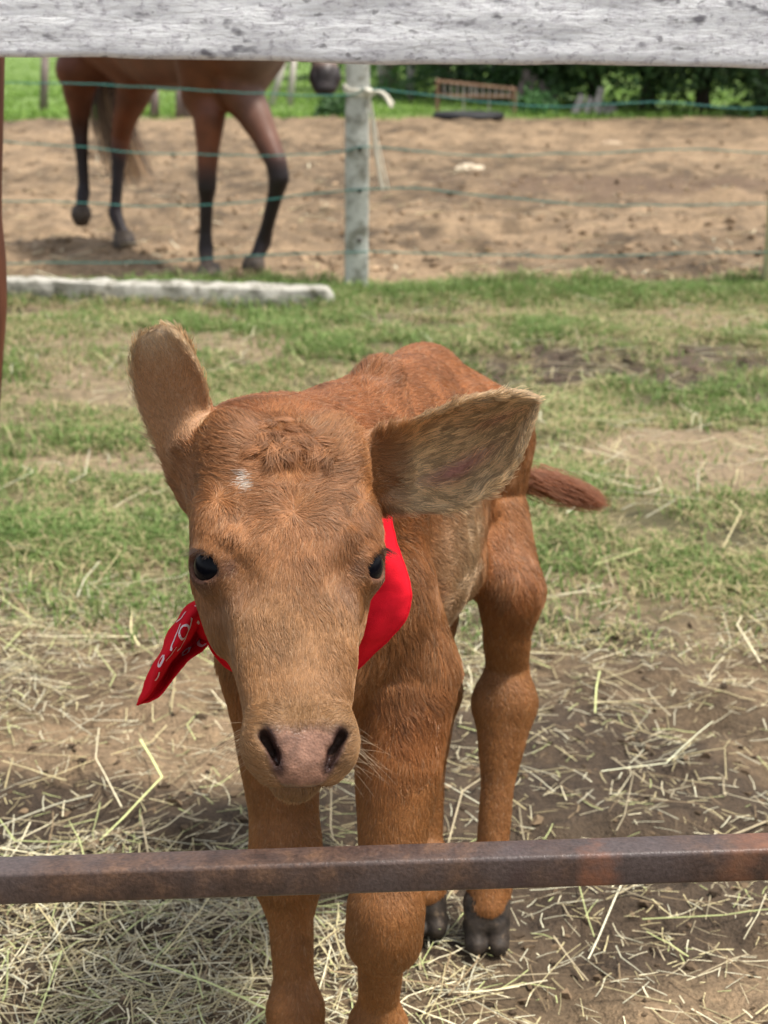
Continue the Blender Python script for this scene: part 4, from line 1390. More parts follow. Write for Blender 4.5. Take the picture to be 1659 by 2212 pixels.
    sh_ = RNG.uniform(.55, 1.25, locks)[w]
    cl_ = V(.34, .145, .055)[None] * sh_[:, None] * RNG.uniform(.8, 1.2, (m, 1))
    hair_object("forelock", pts, np.linspace(1, .3, K2)[None] * np.full((m, 1), .00022), cl_, hair_mat("forelock_hair"), calf)
    # whiskers
    m = 70
    sd = np.where(RNG.random(m) < .5, -1, 1)
    rt = np.array([HL(s * RNG.uniform(.028, .040), RNG.uniform(.26, .29), RNG.uniform(-.045, -.015)) for s in sd])
    dd = unit(ha[None] * sd[:, None] * 1.0 + hb[None] * RNG.uniform(.0, .8, m)[:, None] - hn[None] * .25 + RNG.normal(0, .2, (m, 3)))
    L = RNG.uniform(.012, .038, m)
    pts = rt[:, None] + dd[:, None] * (L[:, None] * t[None])[..., None] + hb[None, None] * (L[:, None] * .2 * (t ** 2)[None])[..., None]
    hair_object("whisker", pts, np.linspace(1, .3, K)[None] * np.full((m, 1), .00009), np.tile(V(.6, .45, .28), (m, 1)), hair_mat("whisker_hair"), calf)

build_fur(330000, BAND_SKIP)

# ------------------------------------------------------------------ pen rails in front of the calf
def build_rails():
    # white board: plain box subdivided and roughened
    L, Hh, Th = 3.2, .15, .026
    nx, nz = 420, 44
    x = np.linspace(-L / 2, L / 2, nx); z = np.linspace(0, Hh, nz)
    X, Z = np.meshgrid(x, z, indexing='ij')
    y0 = .905
    slope = math.tan(R(-.5))
    wob = .0012 * fbm(X * 9, Z * 0, s=301, octv=4) * (1 - sstep(0, .02, Z))
    Zw = .9810 + Z + slope * X + wob
    fr = -.0005 * fbm(X * 30, Z * 160, s=302, octv=4) + .0008 * np.clip(1 - Z / .003, 0, 1) ** 2 + .0008 * np.clip(1 - (Hh - Z) / .003, 0, 1) ** 2
    front = np.stack([X, y0 + fr, Zw], -1).reshape(-1, 3)
    back = np.stack([X, y0 + Th - fr, Zw], -1).reshape(-1, 3)
    n = len(front)
    i = np.arange(n).reshape(nx, nz)
    f1 = np.stack([i[:-1, :-1], i[1:, :-1], i[1:, 1:], i[:-1, 1:]], -1).reshape(-1, 4)
    f2 = f1[:, ::-1] + n
    b = lambda e: np.stack([e[:-1], e[:-1] + n, e[1:] + n, e[1:]], -1)
    ed = [b(i[:, 0]), b(i[:, -1])[:, ::-1], b(i[0, :])[:, ::-1], b(i[-1, :])]
    t = NT("flaking_white_paint")
    co = t.coord()
    fine = t.noise(t.mapping(co, (1, 1, 1.6)), 150, 6, .72, .4)
    mid = t.noise(t.mapping(co, (1, 1, 1.8)), 34, 5, .65, .3)
    spot = t.noise(t.mapping(co, (1, 1, 1.9)), 46, 3, .5, .2)
    spot2 = t.noise(t.mapping(co, (1, 1, 1.6)), 130, 3, .5, .2)
    crack = t.noise(t.mapping(co, (1.2, 1, 16)), 5, 5, .6, .8)
    paint = t.ramp(fine, [(.33, (.48, .46, .48)), (.45, (.84, .83, .84)), (.55, (.96, .96, .95))])
    paint = t.mix(t.ramp(mid, [(.54, (0, 0, 0)), (.80, (.4, .4, .4))]), paint, (.50, .48, .52, 1))
    paint = t.mix(t.ramp(spot, [(.635, (0, 0, 0)), (.71, (.85, .85, .85))]), paint, (.14, .13, .15, 1))
    paint = t.mix(t.ramp(spot2, [(.63, (0, 0, 0)), (.72, (.75, .75, .75))]), paint, (.20, .19, .20, 1))
    paint = t.mix(t.ramp(crack, [(.495, (0, 0, 0)), (.50, (.55, .55, .55)), (.505, (0, 0, 0))]), paint, (.25, .23, .22, 1))
    t.principled(paint, .85, .2, t.bump(t.noise(t.mapping(co, (1, 1, 5)), 60, 6, .7, .5), .6, .002))
    o = mobj("fence_board", np.concatenate([front, back]), [f1, f2] + ed, t.m)
    tag(o, "flaking white painted board across the top of the pen", "board")
    # rusty square tube
    t = NT("rusty_steel")
    co = t.coord()
    a = t.noise(co, 55, 6, .65); b_ = t.noise(co, 9, 4, .6); c_ = t.noise(co, 320, 3, .6)
    st = t.noise(t.mapping(co, (160, 3, 3)), 1.0, 3, .5)
    col = t.ramp(a, [(.30, (.045, .030, .025)), (.50, (.092, .055, .040)), (.68, (.165, .092, .056))])
    col = t.mix(t.ramp(b_, [(.45, (0, 0, 0)), (.62, (1, 1, 1))]), col, (.095, .070, .064, 1))
    col = t.mix(1.0, col, t.ramp(c_, [(.3, (.7,) * 3), (.7, (1.25,) * 3)]), 'MULTIPLY')
    sx = t.n('ShaderNodeSeparateXYZ', {0: co}).outputs[0]
    def band(c0, w):
        d = t.n('ShaderNodeMath', {0: sx, 1: c0}, operation='SUBTRACT').outputs[0]
        d = t.n('ShaderNodeMath', {0: d}, operation='ABSOLUTE').outputs[0]
        return t.n('ShaderNodeMapRange', {'Value': d, 1: w * .55, 2: w, 3: 1.0, 4: 0.0}).outputs[0]
    for c0, w, cc in ((.150, .018, (.29, .115, .058, 1)), (.262, .034, (.27, .115, .06, 1)), (.105, .026, (.075, .045, .042, 1))):
        k = t.n('ShaderNodeMath', {0: band(c0, w), 1: t.ramp(t.noise(co, 45, 4), [(.38, (0, 0, 0)), (.72, (.9, .9, .9))])}, operation='MULTIPLY').outputs[0]
        col = t.mix(k, col, cc)
    t.principled(col, .42, .5, t.bump(t.n('ShaderNodeMath', {0: a, 1: c_}, operation='ADD').outputs[0], .35, .0015), Metallic=.0)
    mb = MB()
    r, k = .0033, 5
    h = .0128
    prof = []
    for cx, cz, a0 in ((h - r, h - r, 0), (-(h - r), h - r, 90), (-(h - r), -(h - r), 180), (h - r, -(h - r), 270)):
        for j in range(k):
            w = R(a0 + 90 * j / (k - 1))
            prof.append((cx + r * math.cos(w), cz + r * math.sin(w)))
    Lb = 3.0
    xs = np.linspace(-Lb / 2, Lb / 2, 40)
    vs = [(x_, p[0], p[1]) for x_ in xs for p in prof]
    m = len(prof)
    fs = [(i * m + j, (i + 1) * m + j, (i + 1) * m + (j + 1) % m, i * m + (j + 1) % m) for i in range(len(xs) - 1) for j in range(m)]
    fs += [tuple(range(m)), tuple((len(xs) - 1) * m + j for j in range(m))[::-1]]
    mb.add(vs, fs)
    o = mb.build("gate_bar", t.m, None, True)
    c = P(829.5, 1876, .955)
    o.location = Vector(c)
    o.rotation_euler = (0, R(-2.05), 0)
    tag(o, "rusty square steel bar crossing in front of the legs of the calf", "bar")

build_rails()

# ------------------------------------------------------------------ wire fence behind the calf
def concrete_mat(name, base=(.52, .52, .47), dirt=(.20, .19, .15)):
    t = NT(name)
    co = t.coord()
    a = t.noise(co, 14, 6, .65); b = t.noise(co, 110, 4, .6)
    col = t.mix(t.ramp(a, [(.46, (0, 0, 0)), (.64, (1, 1, 1))]), (*base, 1), (*dirt, 1))
    col = t.mix(1.0, col, t.ramp(b, [(.3, (.8,) * 3), (.7, (1.12,) * 3)]), 'MULTIPLY')
    t.principled(col, .9, .2, t.bump(t.n('ShaderNodeMath', {0: a, 1: b}, operation='ADD').outputs[0], .6, .006))
    return t.m

FENCE_Y = 6.12
def rough_post(name, base, w, d, h, mat, parent, seed, lean=0.0):
    n = 40
    z = np.linspace(-.05, h, n)
    prof = []
    for k in range(16):
        a = 2 * math.pi * k / 16
        c, s_ = math.cos(a), math.sin(a)
        e = .22
        prof.append((np.sign(c) * abs(c) ** e * w / 2, np.sign(s_) * abs(s_) ** e * d / 2))
    prof = np.array(prof)
    v = []
    for i, zz in enumerate(z):
        q = np.c_[prof, np.full(16, zz)]
        ns = fbm(q[:, 0] * 30 + seed, q[:, 1] * 30, q[:, 2] * 9, s=seed, octv=3) * .0025
        q[:, :2] *= (1 + ns / w * 2)[:, None]
        q[:, 0] += lean * zz
        v.append(q + base)
    v = np.concatenate(v)
    i = np.arange(n * 16).reshape(n, 16)
    i = np.hstack([i, i[:, :1]])
    f = np.stack([i[:-1, :-1], i[:-1, 1:], i[1:, 1:], i[1:, :-1]], -1).reshape(-1, 4)
    top = np.arange(16)[None] + (n - 1) * 16
    return mobj(name, v, [f, top], mat, parent)

def build_fence():
    cm = concrete_mat("pale_concrete")
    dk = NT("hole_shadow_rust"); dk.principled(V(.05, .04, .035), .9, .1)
    wm = NT("teal_wire"); wm.principled(V(.045, .20, .17), .45, .4)
    fx0, fx1 = P(770, 600, FENCE_Y)[0], P(1668, 600, FENCE_Y)[0]
    fence = empty("wire_fence", (fx0, FENCE_Y, 0), "teal wire fence strung on pale concrete posts before the dirt paddock", "fence")
    post0 = rough_post("post", V(fx0, FENCE_Y, 0), .092, .085, 1.30, cm, fence, 401, lean=.010)
    ym = NT("weathered_yellow_post")
    co = ym.coord()
    ym.principled(ym.ramp(ym.noise(co, 20, 5), [(.3, (.40, .36, .17)), (.7, (.55, .52, .32))]), .85, .2)
    rough_post("post", V(fx1, FENCE_Y - .02, 0), .085, .08, 1.28, ym.m, fence, 402, lean=.02)
    rough_post("post", V(fx0 - 2.0, FENCE_Y + .02, 0), .092, .085, 1.30, cm, fence, 403)
    # holes and rust stains on the post
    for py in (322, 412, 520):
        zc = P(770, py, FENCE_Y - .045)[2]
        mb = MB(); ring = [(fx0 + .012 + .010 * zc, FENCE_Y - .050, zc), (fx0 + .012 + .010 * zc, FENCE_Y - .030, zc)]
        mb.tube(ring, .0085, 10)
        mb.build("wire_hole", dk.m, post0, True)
    # wires: (left edge y, at post y, right end y) in photo rows, sag and ripple
    rows = [((-60, 178), (250, 184), (480, 198), (744, 205), (795, 193), (940, 206), (1120, 228), (1290, 228), (1420, 222), (1560, 231), (1668, 234)),
            ((-60, 302), (170, 318), (300, 330), (480, 334), (640, 336), (744, 328), (795, 318), (950, 331), (1100, 336), (1290, 330), (1500, 322), (1668, 332)),
            ((-60, 434), (170, 436), (330, 445), (520, 440), (640, 422), (744, 411), (795, 408), (900, 407), (1020, 420), (1150, 432), (1290, 444), (1450, 443), (1668, 440)),
            ((-60, 572), (100, 568), (330, 566), (480, 556), (640, 549), (744, 545), (795, 544), (1000, 549), (1180, 553), (1350, 552), (1520, 547), (1668, 544))]
    for i, r in enumerate(rows):
        pts = bez(np.array([P(x, y, FENCE_Y - .052 + (.012 * math.sin(x * .013 + i) if not 730 < x < 810 else 0)) for x, y in r]), 700)
        pts[:, 2] += .003 * fbm(pts[:, 0] * 6, pts[:, 0] * 0, s=410 + i, octv=3)
        mb = MB()
        ph = pts[:, 0] * 230
        for sgn in (0, math.pi):
            q = pts.copy()
            q[:, 1] += .0015 * np.cos(ph + sgn); q[:, 2] += .0015 * np.sin(ph + sgn)
            mb.tube(q, .0016, 5)
        mb.build("wire", wm.m, fence, True)
    # cord tied round the post
    rm = NT("nylon_cord"); rm.principled(V(.62, .58, .48), .7, .2)
    cord = empty("tied_cord", (fx0, FENCE_Y, 0.9), "frayed cream cord knotted around the concrete fence post", "cord")
    zc = P(770, 195, FENCE_Y)[2]
    xo = fx0 + .010 * zc
    mb = MB()
    for dz, tw in ((0, 0), (-.007, .5), (.006, 1.0), (-.012, 1.4)):
        a = np.linspace(0, 2 * np.pi, 40)
        e = .35
        ring = np.stack([xo + np.sign(np.cos(a)) * np.abs(np.cos(a)) ** e * .052, FENCE_Y + np.sign(np.sin(a)) * np.abs(np.sin(a)) ** e * .049,
                         zc + dz - .012 * np.cos(a) + .005 * np.sin(2 * a + tw)], 1)
        mb.tube(ring, .0042, 6, cap=False)
    mb.build("loop", rm.m, cord, True)
    kn = P(797, 198, FENCE_Y - .065)
    F = Field(kn - .05, kn + .05, .003)
    F.ell(kn, (.016, .014, .014), None, .004); F.cone(kn + V(-.016, 0, .010), .006, kn + V(.016, -.006, -.010), .007, .005)
    v, q = F.mesh(1); mobj("knot", v, q, rm.m, cord)
    def strand(px, r0, r1):
        p = bez(np.array([P(*q) for q in px]), 40)
        m_ = MB()
        for j in range(4):
            off = np.cumsum(RNG.normal(0, .0006, (40, 3)), axis=0) + RNG.normal(0, .0022, 3) * np.linspace(.2, 2.0, 40)[:, None]
            m_.tube(p + off, np.linspace(r0, r1, 40), 5)
        m_.build("loose_end", rm.m, cord, True)
    y = FENCE_Y - .07
    strand([(797, 200, y), (815, 198, y - .02), (832, 208, y - .04), (846, 228, y - .05)], .0036, .0055)
    strand([(797, 202, y), (805, 250, y), (811, 300, y), (820, 350, y), (828, 390, y), (830, 405, y)], .0032, .0024)
    # old post fallen in the grass
    lm = concrete_mat("mossy_concrete", (.42, .40, .35), (.10, .095, .065))
    x0, x1 = P(-150, 640, 5.87)[0], P(722, 645, 5.76)[0]
    n, m = 120, 20
    t = np.linspace(0, 1, n)
    V_ = []
    for tt in t:
        a = np.linspace(0, 2 * np.pi, m, endpoint=False)
        e = .14
        end = min(1, (1 - tt) / .018, 1) ** .5 if tt > .98 else 1
        yy = np.sign(np.cos(a)) * np.abs(np.cos(a)) ** e * .060 * max(end, .25)
        zz = np.sign(np.sin(a)) * np.abs(np.sin(a)) ** e * .046 * max(end, .3)
        x = x0 + (x1 - x0) * tt
        ns = .016 * fbm(np.full(m, x * 14), yy * 20, zz * 20, s=431, octv=4)
        V_.append(np.stack([np.full(m, x), 5.87 - .11 * tt + yy * (1 + ns * 8), .048 - .026 * tt + zz * (1 + ns * 8)], 1))
    v = np.concatenate(V_)
    i = np.arange(n * m).reshape(n, m); i = np.hstack([i, i[:, :1]])
    f = np.stack([i[:-1, :-1], i[1:, :-1], i[1:, 1:], i[:-1, 1:]], -1).reshape(-1, 4)
    fallen = empty("fallen_post", ((x0 + x1) / 2, 5.82, 0), "broken pale concrete post lying flat in the grass", "post")
    shaft = mobj("shaft", v, [f, np.arange(m)[None], (np.arange(m)[None] + (n - 1) * m)[:, ::-1]], lm, fallen)
    for px in (40, 112, 192, 240, 290, 385):
        c = P(px, 626 + px * .012, 5.81 - .05 * px / 700)
        mb = MB(); mb.tube([c + V(0, -.004, 0), c + V(0, .02, 0)], .011, 9)
        mb.build("wire_hole", dk.m, shaft, True)
    # dark crooked post at the edge of the pen
    wm2 = NT("dark_red_wood")
    co = wm2.coord()
    wm2.principled(wm2.ramp(wm2.noise(wm2.mapping(co, (30, 30, 3)), 2, 5), [(.3, (.045, .016, .009)), (.7, (.13, .045, .022))]), .55, .35)
    px = [(-62, 1330), (-52, 1200), (-40, 1060), (-25, 900), (-17, 760), (-13, 660), (-14, 560), (-19, 470), (-20, 380), (-18, 250), (-17, 130), (-16, -60)]
    rr = [26, 26, 22, 22, 24, 27, 26, 22, 23, 24, 25, 25]
    D = 2.05
    pts = bez(np.array([P(x, y, D) for x, y in px]), 60)
    rad = np.interp(np.linspace(0, 1, 60), np.linspace(0, 1, len(rr)), rr) * (D * .954 + .2) / FPX
    low = P(-66, 1380, D)
    pts = np.vstack([[low[0], low[1], -.03], pts]); rad = np.r_[rad[0], rad]
    mb = MB(); mb.tube(pts, rad, 14)
    o = mb.build("crooked_post", wm2.m, None, True)
    tag(o, "slim dark reddish-brown crooked post at the photo's left edge", "post")

build_fence()

# ------------------------------------------------------------------ horse
def build_horse():
    h = .0085
    F = Field((-1.95, 5.75, .03), (.15, 8.15, 1.62), h)
    ax = unit(V(.62, -.90, 0)); lat = V(ax[1], -ax[0], 0)       # heading; lat = horse's right, seen from above
    A = np.stack([lat, ax, V(0, 0, 1)])
    C0 = V(-.66, 6.55, 0)
    def B(s, l, z):
        return C0 + ax * s + lat * l + V(0, 0, z)
    F.ell(B(-.10, 0, 1.02), (.215, .42, .275), A, .08)
    F.ell(B(-.48, 0, 1.02), (.235, .48, .285), A, .08)
    F.ell(B(-.92, 0, 1.06), (.225, .34, .26), A, .08)
    F.ell(B(.16, 0, 1.00), (.16, .20, .22), A, .08)
    F.cone(B(.02, 0, 1.22), .10, B(-.85, 0, 1.27), .09, .1)
    # neck and head lowered and turned to the pen
    poll = V(-.265, 6.60, 1.315)
    muz = P(702, 160, 6.36)
    F.cone(B(.10, 0, 1.14), .19, poll + V(-.06, .02, -.06), .105, .08)
    hd = unit(muz - poll)
    F.cone(poll, .085, poll + (muz - poll) * .45, .095, .05)
    F.cone(poll + (muz - poll) * .35, .085, poll + (muz - poll) * .88, .052, .04)
    F.ell(muz + V(0, 0, -.012), (.066, .062, .062), None, .03)
    F.ell(muz + V(0, -.035, -.055), (.046, .04, .03), None, .02)
    for sd in (-1, 1):
        F.cone(muz + V(sd * .040, -.045, .025), .013, muz + V(sd * .034, -.055, -.012), .008, .008, sub=True)
        F.cone(poll + V(sd * .05, .02, .06), .030, poll + V(sd * .075, .01, .17), .010, .02)
    # fore legs
    F.chain([(B(.06, .12, .93), .125), (V(-.735, 6.47, .74), .092), (P(452, 250, 6.43), 0.0666), (P(449, 330, 6.41), 0.0459), (P(447, 378, 6.40), 0.0414), (P(447, 405, 6.40), 0.0405),
             (P(446, 432, 6.41), 0.0297), (P(444, 500, 6.42), 0.0270), (P(444, 538, 6.42), 0.0333), (P(447, 568, 6.39), 0.0288), (P(450, 582, 6.37), 0.0342)], .03)
    F.chain([(B(.10, -.12, .93), .125), (V(-.585, 6.42, .76), .095), (P(548, 245, 6.38), 0.0702), (P(575, 300, 6.33), 0.0522), (P(597, 352, 6.28), 0.0441), (P(603, 385, 6.27), 0.0423),
             (P(594, 425, 6.29), 0.0315), (P(577, 490, 6.33), 0.0279), (P(569, 522, 6.35), 0.0342), (P(556, 552, 6.33), 0.0297), (P(548, 570, 6.30), 0.0333)], .03)
    # hind legs
    F.chain([(B(-.95, .10, 1.02), .17), (P(300, 150, 7.25), 0.1215), (P(288, 205, 7.28), 0.0792), (P(270, 255, 7.33), 0.0576), (P(262, 292, 7.37), 0.0477), (P(258, 322, 7.36), 0.0405),
             (P(254, 380, 7.34), 0.0288), (P(250, 440, 7.32), 0.0279), (P(249, 462, 7.31), 0.0342), (P(258, 488, 7.27), 0.0297), (P(266, 508, 7.25), 0.0360)], .03)
    F.chain([(B(-1.0, -.12, 1.02), .17), (P(172, 150, 7.45), 0.1125), (P(170, 200, 7.47), 0.0738), (P(172, 240, 7.50), 0.0540), (P(172, 262, 7.52), 0.0468), (P(174, 290, 7.52), 0.0378),
             (P(178, 350, 7.51), 0.0288), (P(181, 398, 7.50), 0.0279), (P(180, 416, 7.49), 0.0342), (P(177, 440, 7.46), 0.0297), (P(175, 455, 7.44), 0.0342)], .03)
    v, q = F.mesh(2)
    v, q = largest(v, q)
    n = len(v)
    z = v[:, 2]
    no = fbm(v[:, 0] * 7, v[:, 1] * 7, v[:, 2] * 7, s=501, octv=3)
    col = np.tile(V(.115, .034, .013), (n, 1)) * (1 + .25 * no)[:, None]
    raised = (v[:, 0] > P(510, 300, 6.3)[0])
    hindr = v[:, 0] < P(215, 300, 7.5)[0]
    k = 1 - sstep(.38, .52, z + .03 * no)
    k = np.where(hindr, 1 - sstep(.42, .72, z), k)
    k = np.where(raised, 1 - sstep(.44, .60, z), k)
    col = mixc(col, k * .93, V(.012, .010, .012))
    dm = np.linalg.norm(v - (muz + V(0, 0, -.02)), axis=1)
    face = 1 - sstep(.10, .45, np.linalg.norm(v - muz, axis=1))
    col = mixc(col, face * .75, V(.21, .155, .13))
    col = mixc(col, (1 - sstep(.075, .105, dm + .55 * (v[:, 2] - muz[2]))) * .95, V(.020, .016, .017))
    dust = (1 - sstep(.05, .13, z)) * .35
    col = mixc(col, dust, V(.22, .16, .11))
    hm = attr_mat("bay_coat", .50, .35, .22, 14)
    horse = empty("horse", (-.95, 6.9, 0), "bay horse with black lower legs walking behind the wire fence", "horse")
    mobj("body", v, q, hm, horse, col=col)
    # hooves
    t = NT("horse_hoof"); co = t.coord()
    t.principled(t.ramp(t.noise(co, 25, 4), [(.3, (.035, .027, .022)), (.7, (.12, .09, .065))]), .6, .3)
    for top, bot, r0, r1, flat in ((P(450, 576, 6.37), None, .046, .062, True), (P(549, 562, 6.305), P(545, 596, 6.26), .044, .050, False),
                                   (P(266, 504, 7.25), None, .048, .064, True), (P(175, 450, 7.44), P(176, 484, 7.40), .044, .050, False)):
        mb = MB()
        if flat:
            bot = V(top[0] + .012, top[1] - .03, .0)
            pts = [top, top * .4 + bot * .6, bot]
            mb.tube(pts, [r0, (r0 + r1) / 2, r1], 16)
        else:
            pts = [top, top * .5 + bot * .5, bot]
            mb.tube(pts, [r0, r1, r1 * .62], 16)
        mb.build("hoof", t.m, horse, True)
    # tail
    m, K = 1500, 8
    base = B(-1.25, .02, 1.22)
    ctrl = np.array([base, P(232, 120, 7.66), P(232, 190, 7.62), P(245, 260, 7.58), P(268, 330, 7.55), P(290, 400, 7.52)])
    guide = bez(ctrl, K)
    off0 = RNG.normal(0, 1, (m, 3)) * V(.035, .03, .01)
    spread = np.linspace(.5, 1.5, K)[None, :, None]
    pts = guide[None] + off0[:, None] * spread
    cut = RNG.uniform(.55, 1.0, m)
    tt = np.linspace(0, 1, K)
    idx = tt[None] * cut[:, None] * (K - 1)
    lo = np.minimum(idx.astype(int), K - 2); fr = (idx - lo)[..., None]
    rows = np.arange(m)[:, None]
    pts = pts[rows, lo] * (1 - fr) + pts[rows, lo + 1] * fr
    blond = RNG.random(m) < .62
    c = np.where(blond[:, None], V(.50, .31, .16), V(.018, .014, .013)) * RNG.uniform(.6, 1.3, (m, 1))
    hair_object("tail", pts, np.tile(np.linspace(.0016, .0008, K), (m, 1)), c, hair_mat("horse_hair"), horse)
    # mane along the neck
    m = 900
    s = RNG.random(m)
    a0, a1 = B(.02, 0, 1.30), poll + V(0, .02, .07)
    root = a0 + (a1 - a0) * s[:, None] + RNG.normal(0, .012, (m, 3))
    dd = unit(lat[None] * -.9 + V(0, 0, -.8) + RNG.normal(0, .12, (m, 3)))
    L = RNG.uniform(.12, .26, m)
    pts = root[:, None] + dd[:, None] * (L[:, None] * tt[None])[..., None] + V(0, 0, -1) * (L[:, None] * .3 * tt[None] ** 2)[..., None]
    hair_object("mane", pts, np.tile(np.linspace(.0015, .0007, K), (m, 1)), np.tile(V(.02, .015, .013), (m, 1)), hair_mat("mane_hair"), horse)

build_horse()

# ------------------------------------------------------------------ things at the back of the paddock
def build_back():
    rust = NT("rusted_rack"); co = rust.coord()
    rust.principled(rust.ramp(rust.noise(co, 8, 4), [(.3, (.17, .09, .055)), (.7, (.33, .21, .14))]), .8, .2)
    pale = NT("grey_weathered_wood"); co = pale.coord()
    pale.principled(pale.ramp(pale.noise(pale.mapping(co, (20, 20, 2)), 2, 4), [(.3, (.32, .28, .25)), (.7, (.58, .53, .48))]), .85, .15)
    dark = NT("dark_weathered_wood"); co = dark.coord()
    dark.principled(dark.ramp(dark.noise(dark.mapping(co, (20, 20, 2)), 2, 4), [(.3, (.13, .10, .09)), (.7, (.27, .22, .20))]), .85, .15)
    rub = NT("black_rubber"); rub.principled(V(.02, .02, .022), .6, .3)
    Y = 18.6
    # hay rack
    a, b = P(946, 246, Y), P(1108, 250, Y + .2)
    top0, top1 = P(946, 176, Y)[2], P(1108, 192, Y + .2)[2]
    rack = empty("hay_rack", ((a[0] + b[0]) / 2, Y, 0), "rusty steel hay rack with thin upright bars before the hedge", "rack")
    w = .55
    for yy, n in ((0, 13), (w, 3)):
        for i in range(n):
            t = i / (n - 1)
            x = a[0] + (b[0] - a[0]) * t
            mb = MB(); zt = top0 + (top1 - top0) * t
            big = i in (0, n - 1)
            mb.tube([(x, Y + yy, 0 if big or i % 4 == 0 else .20), (x, Y + yy, zt)], .014 if big else .008, 6)
            mb.build("post" if big else "upright_bar", rust.m if big else pale.m, rack)
        for z0, z1 in ((top0, top1), (.22, .22)):
            mb = MB(); mb.tube([(a[0], Y + yy - .003, z0), (b[0], Y + yy - .003, z1)], .009, 6)
            mb.build("rail", rust.m, rack)
    for x, z in ((a[0], top0), (b[0], top1)):
        mb = MB(); mb.tube([(x, Y, z), (x, Y + w, z)], .018, 6); mb.build("rail", rust.m, rack)
    # tyre trough lying on the soil
    c = P(1012, 249, 18.0)
    n, m = 36, 10
    vs, fs = [], []
    for i in range(n):
        A = 2 * math.pi * i / n
        for j in range(m):
            q = 2 * math.pi * j / m
            rr = .30 + .075 * math.cos(q)
            vs.append((c[0] + rr * math.cos(A) * 1.1, 18.0 + rr * math.sin(A), .040 + .045 * math.sin(q)))
    for i in range(n):
        for j in range(m):
            fs.append((i * m + j, ((i + 1) % n) * m + j, ((i + 1) % n) * m + (j + 1) % m, i * m + (j + 1) % m))
    mb = MB(); mb.add(vs, fs)
    tag(mb.build("old_tyre", rub.m, None, True), "black rubber tyre lying flat in front of the hay rack", "tyre")
    # leaning planks
    def plank(p0, p1, wd, th, mat, name, label, group):
        p0, p1 = np.asarray(p0), np.asarray(p1)
        d = unit(p1 - p0); s = unit(np.cross(d, V(0, 1, 0))); f = np.cross(d, s)
        v = [p + s * sx * wd / 2 + f * sy * th / 2 for p in (p0, p1) for sx in (-1, 1) for sy in (-1, 1)]
        mb = MB(); mb.add(v, [(0, 1, 3, 2), (4, 6, 7, 5), (0, 4, 5, 1), (2, 3, 7, 6), (0, 2, 6, 4), (1, 5, 7, 3)])
        o = mb.build(name, mat, None, False, .004)
        tag(o, label, "plank", group)
    Yp = 19.6
    ordn = ["first", "second", "third", "fourth", "fifth"]
    for i, (x0, x1, yt) in enumerate(((1112, 1138, 152), (1134, 1154, 162), (1152, 1176, 176), (1170, 1184, 192), (1188, 1198, 200))):
        g = P(x0, 240, Yp); g[2] = 0
        plank(g, P(x1, yt, Yp + .25), .085, .03, dark.m, "leaning_plank", f"dark leaning plank beside the hay rack, {ordn[i]} counted from the rack", "dark planks leaning by the hay rack")
    for i, (x0, x1, yt, yb) in enumerate(((1240, 1258, 206, 250), (1262, 1278, 212, 252), (1284, 1300, 190, 254), (1300, 1312, 226, 256), (1316, 1328, 230, 258))):
        g = P(x0, yb, Yp - .6); g[2] = 0
        plank(g, P(x1, yt, Yp - .4), .085, .03, pale.m, "pale_plank", f"pale grey plank leaning against the hedge, {ordn[i]} of the row from the rack", "pale planks leaning on the hedge")
    # standing posts
    def pole(px, py0, py1, px1, Yq, r, mat, label, name="fence_post"):
        g = P(px, py0, Yq); g[2] = -.05
        tp = P(px1, py1, Yq)
        d = tp - g
        up = g + d * 1.25
        mb = MB(); mb.tube([g, g + d * .6, up], [r, r * .95, r * .85], 10)
        tag(mb.build(name, mat, None, True), label, "post", "posts at the back of the paddock")
    pole(92, 220, 130, 97, 20.0, .055, dark.m, "dark wooden post standing in the meadow above the fallen concrete post")
    pole(583, 205, 135, 612, 20.5, .045, pale.m, "pale pole leaning over beside the chest of the horse")
    pole(624, 205, 135, 634, 20.6, .045, pale.m, "pale pole standing upright between the horse's chest and muzzle")
    pole(823, 185, 128, 822, 24.0, .05, pale.m, "slim grey post nearest the concrete fence post at the meadow edge")
    pole(838, 186, 128, 838, 24.3, .06, dark.m, "dark brown post close behind the concrete fence post")
    pole(885, 195, 128, 890, 22.5, .06, pale.m, "thick pale post between the fence post and the hay rack")
    # short stumps beyond the horse's belly
    for i, (px, py) in enumerate(((333, 232), (388, 236), (402, 238))):
        g = P(px, py, 18.2); g[2] = -.03
        mb = MB(); mb.tube([g, g + V(.01, 0, .30), g + V(.02, 0, .36)], [.055, .05, .035], 9)
        tag(mb.build("short_stake", dark.m, None, True), ["short dark stake under the horse's belly, closest to its hind leg", "short dark stake under the horse's belly, middle of three", "short dark stake under the horse's belly, closest to its foreleg"][i], "stake", "short stakes beyond the horse")
    # stone in the paddock
    def stone(px, py, Yq, sx, sy, sz, label, col):
        c = P(px, py, Yq); c[2] = ground_z(np.array([c[0]]), np.array([c[1]]))[0]
        F = Field(c - V(sx, sy, sz) * 1.6, c + V(sx, sy, sz) * 1.6, min(sx, sy, sz) / 5)
        F.ell(c + V(0, 0, sz * .3), (sx, sy, sz), None, .01)
        F.ell(c + V(sx * .4, sy * .2, sz * .3), (sx * .6, sy * .7, sz * .8), None, .02)
        v, q = F.mesh(1)
        v += unit(v - c) * (fbm(v[:, 0] * 25, v[:, 1] * 25, v[:, 2] * 25, s=521, octv=3) * .012)[:, None]
        t = NT("pale_stone"); co_ = t.coord()
        t.principled(t.ramp(t.noise(co_, 30, 5), [(.3, tuple(col * .55)), (.7, tuple(col))]), .9, .2)
        tag(mobj("stone", v, q, t.m), label, "stone")
    stone(1013, 347, 11.6, .12, .08, .035, "flat pale stone lying on the dirt to the side of the fence post", V(.62, .52, .38))
